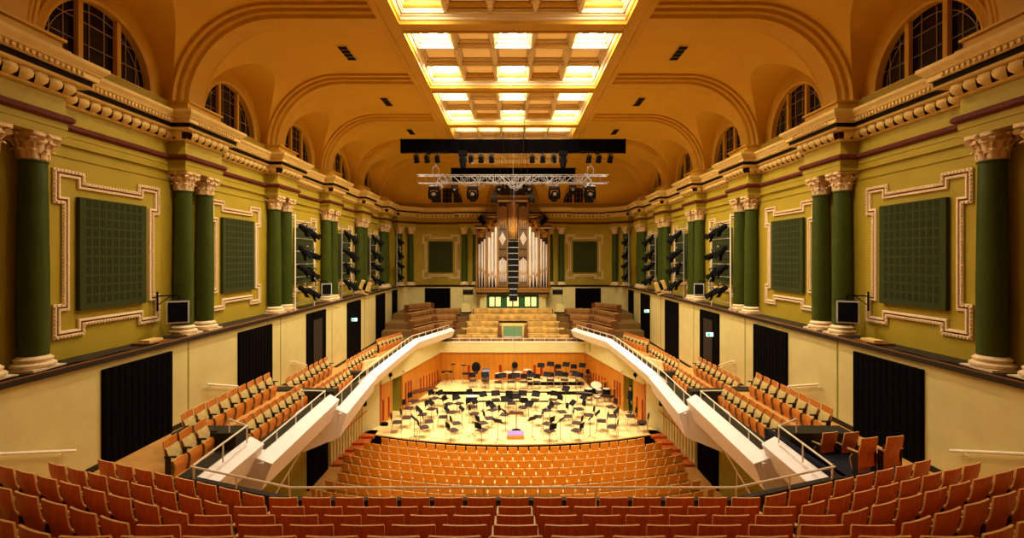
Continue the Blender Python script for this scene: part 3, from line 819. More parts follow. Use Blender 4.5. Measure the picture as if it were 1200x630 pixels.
# ------------------------------------------------------------------ seats
def shell(mb, w, prof, th, m, me, taper=0.0):
    """a bent board: prof = (y,z) down the middle, faces both sides, pale edges"""
    n = len(prof); F_, B_ = [], []
    for i,(y,z) in enumerate(prof):
        a = prof[max(0,i-1)]; b = prof[min(n-1,i+1)]
        t = Vector((b[0]-a[0],b[1]-a[1])).normalized(); nn = Vector((t.y,-t.x))*th/2
        F_.append((y+nn.x,z+nn.y)); B_.append((y-nn.x,z-nn.y))
    us = [-1,-0.96,-0.5,0,0.5,0.96,1]
    def row(P, ww, dz=0): return [(u*ww, P[0]-0.018*(1-u*u), P[1]-(0.012 if (abs(u)==1 and dz) else 0)) for u in us]
    for side, PP in ((0,F_),(1,B_)):
        vs = []
        for i,P in enumerate(PP): vs += row(P, w/2-taper*i/(n-1), i==0)
        k = len(us); fs = [(i*k+j,i*k+j+1,(i+1)*k+j+1,(i+1)*k+j) for i in range(n-1) for j in range(k-1)]
        if side: fs = [f[::-1] for f in fs]
        mb.add(vs, fs, m)
    k = len(us)
    a = row(F_[0],w/2,1); b = row(B_[0],w/2,1)
    mb.add(a+b, [(j+1,j,k+j,k+j+1) for j in range(k-1)], me)
    a = row(F_[-1],w/2-taper); b = row(B_[-1],w/2-taper)
    mb.add(a+b, [(j,j+1,k+j+1,k+j) for j in range(k-1)], me)
    for e in (0,k-1):
        vs = [row(F_[i],w/2-taper*i/(n-1),i==0)[e] for i in range(n)]+[row(B_[i],w/2-taper*i/(n-1),i==0)[e] for i in range(n)]
        fs = [(i,i+1,n+i+1,n+i) for i in range(n-1)]
        if e: fs = [f[::-1] for f in fs]
        mb.add(vs, fs, me)
def make_seat(name, wood, lod=0):
    root = empty(name)
    mb = MB(); shell(mb,0.505 if name=='balcony_seat' else 0.475,[(0.0,0.87),(0.015,0.72),(0.04,0.60),(0.085,0.50),(0.10,0.40),(0.09,0.30),(0.06,0.2)],0.022,wood,'ply_edge_highlight',0.01)
    if lod:
        mb.box(-0.205,0.205,0.06,0.12,0.36,0.68,'cushion')
    mb.build('backrest',wood,root,smooth=40)
    if not lod:
        mb = MB()
        pf = [(0.030,0.71),(0.06,0.70),(0.10,0.60),(0.145,0.50),(0.15,0.34),(0.12,0.31)]
        vs = [(u*0.232*(1-0.04*(i in (0,5))),y+0.012*(1-abs(u)),z) for i,(y,z) in enumerate(pf) for u in (-1,-0.5,0,0.5,1)]
        mb.add(vs, [(i*5+j,(i)*5+j+1,(i+1)*5+j+1,(i+1)*5+j)[::-1] for i in range(5) for j in range(4)],'cushion')
        mb.build('back_pad','cushion',root,smooth=60)
    mb = MB()
    # folded-up seat: veneered underside facing forward
    sp = [(0.34,0.60),(0.38,0.53),(0.38,0.42),(0.35,0.30),(0.32,0.18)]
    sp = [(y-0.12,z-0.15) for y,z in sp]
    shell(mb,0.485,sp,0.02,wood,'ply_edge_highlight',0.02)
    mb.box(-0.20,0.20,0.15,0.22,0.16,0.44,'cushion')
    mb.build('seat',wood,root,smooth=40)
    if not lod:
        for sx in (-1,1):
            mb = MB(); x = sx*0.262
            mb.box(x-0.010,x+0.010,0.06,0.18,0.02,0.54,'armrest'); mb.box(x-0.016,x+0.016,0.04,0.30,0.54,0.57,'armrest' if name=='balcony_seat' else 'arm_top')
            mb.build('armrest','armrest',root,smooth=0,bevel=0)
    else:
        mb = MB(); 
        for sx in (-1,1): 
            x = sx*0.262; mb.box(x-0.014,x+0.014,0.04,0.34,0.0,0.56,'arm_top' if lod==1 else 'armrest')
        mb.box(-0.262,0.262,0.1,0.14,0.1,0.14,'armrest')
        mb.build('seat_frame','armrest',root,smooth=0)
    return root
PRO = {}
def put_seat(kind, loc, rz, label, cat, group, sc=None):
    if kind not in PRO:
        r = make_seat(*{'gallery_seat':('gallery_seat','redwood',0),'balcony_seat':('balcony_seat','orange',0),'stalls_seat':('stalls_seat','stallwood',1)}[kind])
        PRO[kind] = (r,tree(r)); o = r; o.location = loc; o.rotation_euler = (0,0,rz)
        if sc: o.scale = sc
    else:
        o = dup(PRO[kind][0],loc,rz,sc,PRO[kind][1])
    return tag(o,label,cat,group)
# gallery rows
rown = ['front','second','third','fourth','fifth']
P = 0.55
for ri,(Y,dr,xk) in enumerate(ROWS):
    zfl = zf[ri]; pos = []
    nc = int((xk)/P)
    cx0 = 0.03
    for i in range(-nc,nc+1): pos.append((cx0+i*P,Y,0))
    xe = nc*P+P/2
    for sg in (-1,1):
        # wing seats
        s = 0.03
        x0 = sg*xe+cx0; lim = 8.25 if ri < 2 else (8.6 if ri < 4 else 8.6)
        j = 0
        while True:
            t = s+P*(j+0.5); x = x0+sg*t*CA; y = Y+t*SA
            if abs(x) > lim: break
            if abs(F*x/y) > 640: break
            pos.append((x,y,sg)); j += 1
    pos.sort()
    for n,(x,y,sg) in enumerate(pos):
        side = 'left' if x < 0 else 'right'
        k = n+1 if x < cx0+0.1 else len(pos)-n
        if x < cx0+0.1: lab = 'red-brown wooden gallery seat, %s from the left end of the %s row' % (nth(k),rown[ri])
        else: lab = 'red-brown wooden gallery seat, %s from the right end of the %s row' % (nth(k),rown[ri])
        put_seat('gallery_seat',(x,y,zfl),sg*math.radians(20.4),lab,'seat','gallery seats')
# side balcony rows
def srow(sg, sn, x0, y0, x1, y1, n, ztop, lab, turn=0):
    for i in range(n):
        t = (i+0.5)/n; x = sg*(x0+(x1-x0)*t); y = y0+(y1-y0)*t
        d = Vector((sg*(x1-x0),y1-y0)).normalized()
        # seat faces +y before turning; facing the middle of the hall, a little toward the stage
        ang = math.atan2(-1*(-sg*d.y if False else -sg*1.0), 0)
        face = Vector((-sg*d.y, sg*d.x)) if sg > 0 else Vector((d.y,-d.x))
        face = Vector((-sg*abs(d.y), abs(d.x)*0.0+ (x1-x0)*-1*0 )) if False else face
        if face.x*(-sg) < 0: face = -face
        rz = math.atan2(-face.x, face.y)
        put_seat('balcony_seat',(x,y,ztop-0.87*1.14),rz + sg*0.10*-1,'orange side balcony seat, %s from the near end of the %s %s' % (nth(i+1),sn,lab),'seat','side balcony seats',(1.08,1.0,1.14))
for sg, sn in ((-1,'left'),(1,'right')):
    if sg < 0: srow(sg,sn,8.1,11.15,8.1,12.8,3,H(-4.23),'corner group')
    srow(sg,sn,9.22,13.4 if sg<0 else 13.9,9.22,18.4,9 if sg<0 else 8,H(-4.34),'first wall row')
    srow(sg,sn,8.6,14.95,8.6,19.7,9,H(-5.12),'first inner row')
    srow(sg,sn,9.22,19.55,9.22,24.1,8,H(-4.89),'second wall row')
    srow(sg,sn,8.6,20.9,8.6,25.3,8,H(-5.64),'second inner row')
    srow(sg,sn,8.95,25.9,8.8,30.4,8,H(-5.5),'third row')
    srow(sg,sn,9.2,32.6,8.27,36.0,7,H(-5.5),'far curved row')
# right platform: pairs of high-backed seats facing the stage
for i,(x,y,zt4,w) in enumerate(((7.85,10.65,H(-3.95),'tall near'),(8.42,10.65,H(-3.92),'tall near'),(8.2,12.5,H(-4.5),'low far'),(8.75,12.5,H(-4.5),'low far'))):
    put_seat('gallery_seat',(x,y,zt4-0.87),0.25,'%s wooden seat on the dark blue right platform, %s of the two' % (w,'inner' if i%2==0 else 'outer'),'seat','platform seats')
mb = MB(); mb.box(6.95,9.3,11.2,13.4,H(-5.3),H(-5.05),'navy'); mb.box(7.2,9.3,13.25,13.5,H(-5.9),H(-4.85),'navy'); mb.box(6.98,7.12,9.9,13.4,H(-5.2),H(-4.72),'navy')
struct(mb.build('floor_platform','navy',smooth=0))

# stalls
YS = [25.2,24.35,23.5,22.65,21.8,20.9,20.05,19.2]
HX = [7.4,7.95,8.4,8.4,8.35,8.3,8.3,8.35]
IN = [0,0,0,0,0,0,1.9,5.6]
for ri,(Y,hx,ix) in enumerate(zip(YS,HX,IN)):
    R = 20+(25.2-Y); cyy = Y+R; da = P/R; pos = []
    n = int(math.asin(hx/R)/da)
    off = 0 if ri%2==0 else 0.5
    for i in range(-n-1,n+2):
        a = (i+off)*da; x = R*math.sin(a)
        if abs(x) > hx+0.05 or abs(x) < ix: continue
        pos.append((x,cyy-R*math.cos(a),a))
    for k,(x,y,a) in enumerate(pos):
        if x < 0: l = 'orange stalls seat, %s from the left end of the %s row from the stage' % (nth(k+1),nth(ri+1))
        else: l = 'orange stalls seat, %s from the right end of the %s row from the stage' % (nth(len(pos)-k),nth(ri+1))
        put_seat('stalls_seat',(x,y,0),a,l,'seat','stalls seats',(1,1,1.03))
# ------------------------------------------------------------------ stalls floor, lower walls, stairs
mb = MB(); mb.box(-XP,XP,-3,46,-0.1,0,'floor_wood'); struct(mb.build('floor','floor_wood',smooth=0))
for sg, sn in ((-1,'left'),(1,'right')):
    mb = MB(); x = sorted((sg*9.5,sg*9.7)); mb.box(x[0],x[1],10,26.2,0,H(-6.2)); struct(mb.build('wall_stalls_'+sn,'olive',smooth=0))
    dn += 1; mb = MB(); x = sorted((sg*9.5,sg*9.42)); mb.box(x[0],x[1],22.3,24.7,0.0,2.5,'door')
    for j in range(9): 
        xx = sorted((sg*9.42,sg*9.40)); mb.box(xx[0],xx[1],22.35+j*0.26,22.53+j*0.26,0.05,2.45,'door')
    struct(mb.build('door_%d'%dn,'door',smooth=0))
    # slatted wall by the stairs and cream pier
    A,B = Vector((sg*9.45,25.0)), Vector((sg*8.62,28.0)); d = (B-A); L = d.length; d.normalize(); n = Vector((-d.y,d.x))*(1 if sg>0 else -1)
    mb = MB(); k = 12
    for j in range(k):
        p = A+d*(L*j/k); q = A+d*(L*(j+0.62)/k); mb.prism([tuple(p),tuple(q),tuple(q+n*0.06),tuple(p+n*0.06)],0,2.6,'wain')
    mb.prism([tuple(A-n*0.08),tuple(B-n*0.08),tuple(B),tuple(A)],0,H(-6.0),'beige')
    struct(mb.build('wall_slats_'+sn,'beige',smooth=0))
    mb = MB(); mb.tube(tuple(A+n*0.2)+(1.35,),tuple(B+n*0.2)+(1.95,),0.03,n=8); o = mb.build('handrail','step'); tag(o,'wooden handrail on the slatted wall by the %s stage steps' % sn,'handrail','stage step handrails')
    mb = MB()
    for j in range(5):
        y0 = 24.9+j*0.62; xo = 9.35-j*0.13
        xs = sorted((sg*(xo-0.95),sg*xo)); z1 = 0.65*(j+1)/5
        mb.box(xs[0],xs[1],y0,28.4,z1-0.13,z1,'step')
    struct(mb.build('floor_steps','step',smooth=0,merge=False))
    # thin cream rail leaning down beside the gallery
    mb = MB(); mb.tube((sg*8.2,15.8,2.3),(sg*8.0,19.0,3.7),0.03,n=6,m='rail'); mb.tube((sg*8.1,17.5,1.0),(sg*8.1,17.5,3.05),0.02,n=6,m='rail')
    tag(mb.build('handrail','rail'),'sloping cream stair rail under the %s balcony' % sn,'handrail','lower stair rails')
# upholstery box under balcony
# ------------------------------------------------------------------ stage
SZ = 0.65
def fy(x): return 26.25+0.0235*x*x
fp = [(-8.6+17.2*i/32, fy(-8.6+17.2*i/32)) for i in range(33)]
YB = 39.0
mb = MB()
mb.prism(fp+[(8.3,29.0),(9.0,31.0),(9.0,YB+0.2),(-9.0,YB+0.2),(-9.0,31.0),(-8.3,29.0)], SZ-0.06, SZ, 'stage_floor')
fp2 = [(x,y+0.12) for x,y in fp]
mb.prism(fp2+[(8.3,YB),(-8.3,YB)], 0.0, SZ-0.06, 'black')
struct(mb.build('floor_stage','stage_floor',smooth=0,merge=False))
T1 = SZ+0.28; T2 = SZ+0.58; TH = SZ+0.14
def riser(poly, z0, z1):
    mb = MB(); mb.prism(poly, z0, z1-0.035, 'black')
    mb.prism(poly, z1-0.035, z1, 'stage_floor'); return tag(mb.build('stage_riser','stage_floor',smooth=0,merge=False), RL.pop(0), 'riser', 'stage risers')
RL = ['low wooden riser step in the middle of the stage','wide wooden riser with black front at the back of the stage','upper wooden riser with black front, back of stage on the right']
riser([(-2.4,33.9),(2.5,33.9),(2.5,35.75),(-2.4,35.75)],SZ,TH)
riser([(-6.0,35.75),(5.9,35.75),(5.75,YB),(-5.7,YB)],SZ,T1)
riser([(1.1,37.3),(5.5,37.3),(5.4,YB),(1.1,YB)],T1,T2)
def stage_z(x,y):
    if y > 37.3 and 1.1 < x < 5.5: return T2
    if y > 35.75 and abs(x) < 5.95: return T1
    if y > 33.9 and abs(x) < 2.4: return TH
    return SZ
WZ = 3.15
mb = MB(); mb.box(-5.9,5.9,YB,YB+0.2,SZ,WZ,'stage_wall'); struct(mb.build('wall_stage_back','stage_wall',smooth=0))
mb = MB(); mb.box(-5.9,5.9,YB-0.1,YB+0.25,WZ,H(-6.78),'beige'); mb.box(-5.9,5.9,YB-0.12,YB+0.27,H(-6.82),H(-6.76),'rail'); struct(mb.build('wall_choir_front','beige',smooth=0))
for sg, sn in ((-1,'left'),(1,'right')):
    def seg(name, a, b, z0, z1, th, m, smooth=0):
        A,B = Vector((sg*a[0],a[1])),Vector((sg*b[0],b[1])); d=(B-A).normalized(); n=Vector((-d.y,d.x))*(-1 if sg>0 else 1)
        mb = MB(); mb.prism([tuple(A),tuple(B),tuple(B+n*th),tuple(A+n*th)],z0,z1,m); return struct(mb.build(name,m,smooth=smooth))
    seg('wall_stage_'+sn,(8.0,29.2),(7.6,30.6),SZ,WZ,0.15,'stage_wall_y')
    seg('wall_stage_'+sn,(7.28,31.9),(5.85,39.0),SZ,WZ,0.15,'stage_wall_y')
    # doorway niche in olive behind
    seg('wall_doorway_'+sn,(8.45,30.4),(8.1,32.4),SZ,WZ+0.3,0.1,'olive')
    seg('wall_doorway_'+sn,(7.6,30.6),(8.45,30.75),SZ,WZ+0.3,0.1,'olive')
    seg('wall_doorway_'+sn,(8.2,32.1),(7.28,31.9),SZ,WZ+0.3,0.1,'olive')
    # cream valance above the wood, bellied toward the stage
    seg('wall_valance_'+sn,(7.92,29.2),(7.2,31.9),WZ-0.05,H(-6.46),0.3,'beige')
    seg('wall_valance_'+sn,(7.2,31.9),(5.78,39.0),WZ-0.02,H(-6.46),0.3,'beige')
    seg('wall_pier_'+sn,(8.62,27.95),(7.98,29.25),0,H(-6.0),0.2,'beige')
    seg('wall_pier_'+sn,(8.0,29.15),(7.93,29.3),SZ,WZ,0.2,'step')
    # red slots in the wood
    A,B = Vector((sg*7.28,31.9)),Vector((sg*5.85,39.0)); d=(B-A); L=d.length; d.normalize(); n=Vector((-d.y,d.x))*(1 if sg>0 else -1)
    for j,(t,h) in enumerate(((0.06,1.5),(0.12,1.5),(0.18,1.45),(0.42,1.2),(0.50,1.2),(0.58,1.1),(0.66,1.1),(0.74,1.0),(0.82,0.95),(0.9,0.95))):
        p = A+d*(L*t); q = p+d*0.16; mb = MB(); mb.prism([tuple(p),tuple(q),tuple(q+n*0.03),tuple(p+n*0.03)],SZ+0.25,SZ+0.25+h,'slot_red')
        tag(mb.build('wall_slot','slot_red',smooth=0),'dark red slot in the %s stage wall, %s from the doorway' % (sn,nth(j+1)),'wall slot','dark red slots in the stage walls')
    A,B = Vector((sg*8.0,29.2)),Vector((sg*7.6,30.6)); d=(B-A); L=d.length; d.normalize(); n=Vector((-d.y,d.x))*(1 if sg>0 else -1)
    for j,t in enumerate((0.18,0.62)):
        p = A+d*(L*t); q = p+d*0.14; mb = MB(); mb.prism([tuple(p),tuple(q),tuple(q+n*0.03),tuple(p+n*0.03)],SZ+0.2,SZ+1.45,'slot_red')
        tag(mb.build('wall_slot','slot_red',smooth=0),'dark red slot in the %s stage wall before the doorway, %s one' % (sn,nth(j+1)),'wall slot','dark red slots in the stage walls')
    # short black monitor under the balcony
    mb = MB(); x = sg*8.55; mb.box(x-0.22,x+0.22,27.4,27.6,2.35,3.0,'black'); mb.box(x-0.19,x+0.19,27.38,27.4,2.39,2.96,'speaker_face')
    tag(mb.build('wall_speaker','black',smooth=0),'black rectangular speaker under the %s balcony beside the stage' % sn,'speaker','small black wall speakers')
for j,x in enumerate((-3.55,-0.0+1.75,-1.0,2.3,3.4)):
    mb = MB(); mb.box(x-0.1,x+0.1,YB-0.03,YB,T1+0.0,T1+1.2,'slot_red'); tag(mb.build('wall_slot','slot_red',smooth=0),'dark red slot in the back stage wall, %s placed' % nth(j+1),'wall slot','dark red slots in the back wall')
# ------------------------------------------------------------------ choir terraces and benches
CR = [(40.2,6.35,4.65),(40.95,5.89,4.33),(41.7,5.44,4.0),(42.4,4.94,3.8),(43.1,4.46,3.5)]
BH = 0.72
mb = MB()
mb.box(-5.3,5.3,YB+0.25,39.75,2.9,H(-6.35)-BH,'choir_floor')
for i,(y,dr,hw) in enumerate(CR):
    mb.box(-5.2,5.2,y-0.45,44.6,H(-7.4),H(-dr)-BH,'choir_floor')
struct(mb.build('floor_choir','choir_floor',smooth=0,merge=False))
# narrow steps in the two aisles
mb = MB()
for sg in (-1,1):
    for i in range(9):
        y = 39.75+i*0.4; z = H(-6.35)-BH+(i+1)*0.21
        xs = sorted((sg*(4.95-0.12*i*0.9),sg*(5.6-0.05*i))); mb.box(xs[0],xs[1],y,y+2.0-0.1*i,z-0.21,z,'choir_floor')
struct(mb.build('floor_choir_steps','choir_floor',smooth=0,merge=False))
def bench(a, b, ztop, mtl, label, group, sgf=1, wings=None):
    """upholstered bench with its back along a-b, facing the stage (toward -y)"""
    A = Vector(a); B = Vector(b); L = (B-A).length; ang = math.atan2(B.y-A.y,B.x-A.x)
    root = empty('choir_bench',(A.x,A.y,ztop-BH),ang)
    n = max(4,int(L/0.3))
    def roll(y0,z0,ry,rz_,name,m):
        mb = MB(); vs = []; k = 12
        for i in range(n+1):
            x = L*i/n; s = 1.0-(0.06 if (i%2) else 0)
            for j in range(k):
                t = 2*PI*j/k; c_, s_ = math.cos(t), math.sin(t)
                e = 0.55
                vs.append((x, y0+ry*math.copysign(abs(c_)**e,c_)*s, z0+rz_*math.copysign(abs(s_)**e,s_)*(1 if s_<0 else s)))
        fs = [(i*k+j,(i+1)*k+j,(i+1)*k+(j+1)%k,i*k+(j+1)%k) for i in range(n) for j in range(k)]
        fs += [tuple(range(k)), tuple(n*k+j for j in range(k))[::-1]]
        mb.add(vs,fs,m); mb.build(name,m,root,smooth=60,merge=2)
    roll(0.0,BH-0.24,0.13,0.24,'backrest',mtl)
    roll(-0.20,0.22,0.11,0.05,'seat',mtl)
    mb = MB(); mb.box(0,L,-0.32,0.08,0.0,0.17,'organ_dark'); mb.box(-0.05,0,-0.5,0.12,0,BH-0.06,'bench_wood'); mb.box(L,L+0.05,-0.5,0.12,0,BH-0.06,'bench_wood')
    mb.build('bench_base','bench_wood',root,smooth=0,bevel=0)
    return tag(root,label,'bench',group)
for i,(y,dr,hw) in enumerate(CR):
    if i < 3:
        for sg, sn in ((-1,'left'),(1,'right')):
            xs = sorted((sg*1.25,sg*hw)); bench((xs[0],y),(xs[1],y),H(-dr),'bench','gold velvet choir bench %s of the green console, %s row up' % (sn,nth(i+1)),'gold choir benches')
    else: bench((-hw,y),(hw,y),H(-dr),'bench','long gold velvet choir bench below the organ, %s row' % ('upper' if i==4 else 'lower'),'gold choir benches')
SB = [([(-7.5,36.3),(-6.45,39.3),(-5.15,40.9)],5.3),([(-8.05,37.6),(-6.85,40.9),(-4.95,41.8)],4.85),([(-8.5,38.6),(-7.1,42.0),(-4.7,42.7)],4.4),([(-9.1,41.0),(-7.4,43.2)],3.95)]
for sg, sn in ((-1,'left'),(1,'right')):
    for i,(pts,dr) in enumerate(SB):
        top = H(-dr); zf_ = top-BH
        pp = [(-sg*x if sg>0 else x, y) for x,y in pts]
        pp = [(abs(x)*sg,y) for x,y in pts]
        mb = MB()
        fwd = [(x-sg*0.35*1, y-0.75) for x,y in pp]
        poly = fwd+[(sg*3.9 if i<3 else sg*6.2, fwd[-1][1]+0.2),(sg*3.9 if i<3 else sg*6.2,44.4),(sg*10.0,44.4),(sg*10.0,fwd[0][1])]
        mb.prism(poly,H(-6.6),zf_,'carpet_brown'); struct(mb.build('floor_terrace','choir_floor',smooth=0))
        for j in range(len(pp)-1):
            a,b = pp[j],pp[j+1]
            if sg > 0: a,b = b,a
            bench(a,b,top,'bench_brown','brown velvet side bench %s of the organ, %s row up, %s stretch' % (sn,nth(i+1),('outer','inner')[j]),'brown side benches')
    # small cream gate box
    mb = MB(); x = sg*4.15; y = 42.9; z = H(-4.9)
    mb.box(x-0.36,x+0.36,y-0.1,y+0.1,z+0.12,z+0.75,'wain'); mb.box(x-0.30,x+0.16,y-0.1,y+0.1,z+0.75,z+0.88,'wain'); mb.box(x-0.5,x+0.5,y-0.15,y+0.15,z-0.02,z+0.12,'black')
    o = tag(mb.build('aisle_gate','wain'),'cream aisle gate with black foot, %s of the long benches' % sn,'gate','aisle gates')
# low rail and screens at the choir front
root = empty('handrail'); mb = MB(); mb.tube((-5.2,YB+0.1,H(-6.5)),(5.2,YB+0.1,H(-6.5)),0.02,n=6,m='rail'); mb.build('top_rail','rail',root)
for i in range(13):
    x = -5.2+i*10.4/12; mb = MB(); mb.tube((x,YB+0.1,H(-6.8)),(x,YB+0.1,H(-6.5)),0.016,n=6,m='rail'); mb.build('post','rail',root)
tag(root,'thin cream rail on the choir front wall above the stage','handrail')
mb = MB(); mb.box(-5.0,5.0,YB+0.35,YB+0.43,H(-7.3),H(-6.55),'bench_wood')
for i in range(9): mb.box(-4.9+i*1.1,-4.0+i*1.1,YB+0.32,YB+0.36,H(-7.2),H(-6.6),'bench_brown')
tag(mb.build('desk_front','bench_wood'),'low panelled wooden desk front behind the choir rail','desk')
# green console
root = empty('organ_console',(0,40.1,H(-6.9)))
mb = MB(); mb.box(-0.92,0.92,-0.15,0.55,0.0,1.42,'cream'); mb.build('console_case','bench',root,bevel=0.03)
mb = MB(); mb.box(-0.78,0.78,-0.19,-0.14,0.42,1.28,'green_screen'); mb.build('screen','green_screen',root,bevel=0.01)
mb = MB(); mb.box(-0.8,0.8,-0.42,-0.14,0.28,0.36,'black')
for i in range(28): mb.box(-0.74+i*0.053,-0.695+i*0.053,-0.40,-0.16,0.36,0.385,'paper')
mb.build('keyboard','black',root,smooth=0,merge=False)
for s in (-1,1):
    mb = MB(); mb.box(s*1.06-0.09,s*1.06+0.09,-0.35,0.5,0,1.15,'bench_wood'); mb.tube((s*1.06,-0.37,1.15),(s*1.06,0.5,1.15),0.1,n=10,m='bench_wood'); mb.build('side_arm','bench_wood',root)
tag(root,'green-fronted console in pale case at the centre of the choir','organ console')

# ------------------------------------------------------------------ organ
OG = empty('pipe_organ',(0,0,0)); OY = 43.7
def ox(px): return (px-602.3)*OY/F
def oz(py): return CZ+(302-py)*OY/F
def obox(name,m,x0,x1,y0,y1,d0,d1,bevel=0,extra=None):
    mb = MB(); mb.box(x0,x1,OY-d1,OY-d0,oz(y1),oz(y0),m)
    if extra: extra(mb)
    return mb.build(name,m,OG,smooth=0,bevel=bevel,merge=False)
HWO = ox(645.8)
def plat(mb):
    mb.box(-HWO-0.15,HWO+0.15,OY-0.95,OY+1.0,oz(338.3),oz(336.8),'organ_wood'); mb.box(-HWO+0.1,HWO-0.1,OY-0.72,OY+1.0,oz(344),oz(341.5),'organ_dark')
    for s in (-1,1):
        for q in (0,1):
            x = s*(HWO-0.65+0.25*q); mb.ell((x,OY-0.6,oz(345)),(0.12,0.14,0.22),8,6,'organ_wood')
obox('organ_platform','organ_wood',-HWO,HWO,338.3,341.5,-1.0,0.85,0,plat)
def base(mb):
    for s in (-1,1): mb.box(min(s*2.35,s*2.95),max(s*2.35,s*2.95),OY-0.35,OY+0.9,oz(362),oz(343.5),'wain')
obox('organ_base','green_paint',-2.4,2.4,343.5,362,-0.9,0.25,0,base)
for i,(a,b) in enumerate(((575.2,588),(595.5,608.8),(616.5,629.5))):
    mb = MB(); x0,x1 = ox(a),ox(b); z0,z1 = oz(358.2),oz(347.5)
    mb.box(x0-0.07,x1+0.07,OY-0.31,OY-0.25,z0-0.07,z1+0.07,'green_paint')
    w = mb.build('base_window','green_paint',OG,smooth=0)
    xm = (x0+x1)/2
    for (p,q) in ((x0,xm-0.06),(xm+0.06,x1)):
        mb = MB(); mb.box(p,q,OY-0.33,OY-0.315,z0,z1,'litglass'); mb.build('lit_pane','litglass',w,smooth=0)
# main case backing
mb = MB()
mb.box(ox(559.5),ox(645),OY+0.1,OY+1.3,oz(337),oz(268),'organ_dark'); mb.box(ox(571.7),ox(633),OY+0.05,OY+1.3,oz(337),oz(254),'organ_dark'); mb.box(ox(585),ox(619.5),OY,OY+1.3,oz(337),oz(230),'organ_dark')
mb.box(ox(586.5),ox(617.5),OY+0.5,OY+1.2,oz(231),oz(219.5),'organ_dark')
mb.build('organ_case','organ_dark',OG,smooth=0,merge=False)
# posts and entablatures
def post(px, y0, y1, w=0.22, d=0.2):
    mb = MB(); x = ox(px); mb.box(x-w/2,x+w/2,OY-d,OY+0.1,oz(y1),oz(y0),'organ_case')
    mb.box(x-w*0.22,x+w*0.22,OY-d-0.03,OY-d,oz(y1)+0.2,oz(y0)-0.2,'organ_wood')
    mb.build('case_post','organ_case',OG,smooth=0,merge=False)
for s in (-1,1):
    c = 602.3
    post(c+s*42.2,267,337); post(c+s*30.6,254,337); post(c+s*17.6,236,337); post(c+s*6.6,236,337,0.12)
def entab(a, b, y0, y1, d):
    mb = MB(); mb.box(ox(a),ox(b),OY-d,OY+0.2,oz(y1-(y1-y0)*0.25),oz(y0),'organ_case'); mb.box(ox(a)-0.08,ox(b)+0.08,OY-d-0.1,OY+0.2,oz(y0+(y1-y0)*0.3),oz(y0)+0.02,'organ_wood')
    mb.box(ox(a)+0.04,ox(b)-0.04,OY-d+0.06,OY+0.2,oz(y1),oz(y1-(y1-y0)*0.25),'pink'); mb.build('case_entablature','organ_case',OG,smooth=0,merge=False)
entab(584.2,620.4,229.5,236.4,0.3); entab(558,572,262,267.8,0.28); entab(632.6,646.6,262,267.8,0.28); entab(572,585,251,254.5,0.2); entab(619.6,632.6,251,254.5,0.2)
def pipe(px, ytop, ymouth, yb, r, m='pipe', d=0.12):
    mb = MB(); x = ox(px); y = OY-d
    mb.lathe([(0.03,oz(yb)),(r*0.95,oz(ymouth)-0.05),(r,oz(ymouth)),(r,oz(ytop)),(r*0.9,oz(ytop))],12,m,(x,y,0))
    mb.add([(x-r*0.6,y-r*0.98,oz(ymouth)-0.04),(x+r*0.6,y-r*0.98,oz(ymouth)-0.04),(x+r*0.35,y-r*1.02,oz(ymouth)+0.22),(x,y-r*1.05,oz(ymouth)+0.3),(x-r*0.35,y-r*1.02,oz(ymouth)+0.22)],[(0,1,2,3,4)],'gold')
    mb.build('organ_pipe',m,OG,smooth=50)
c = 602.3
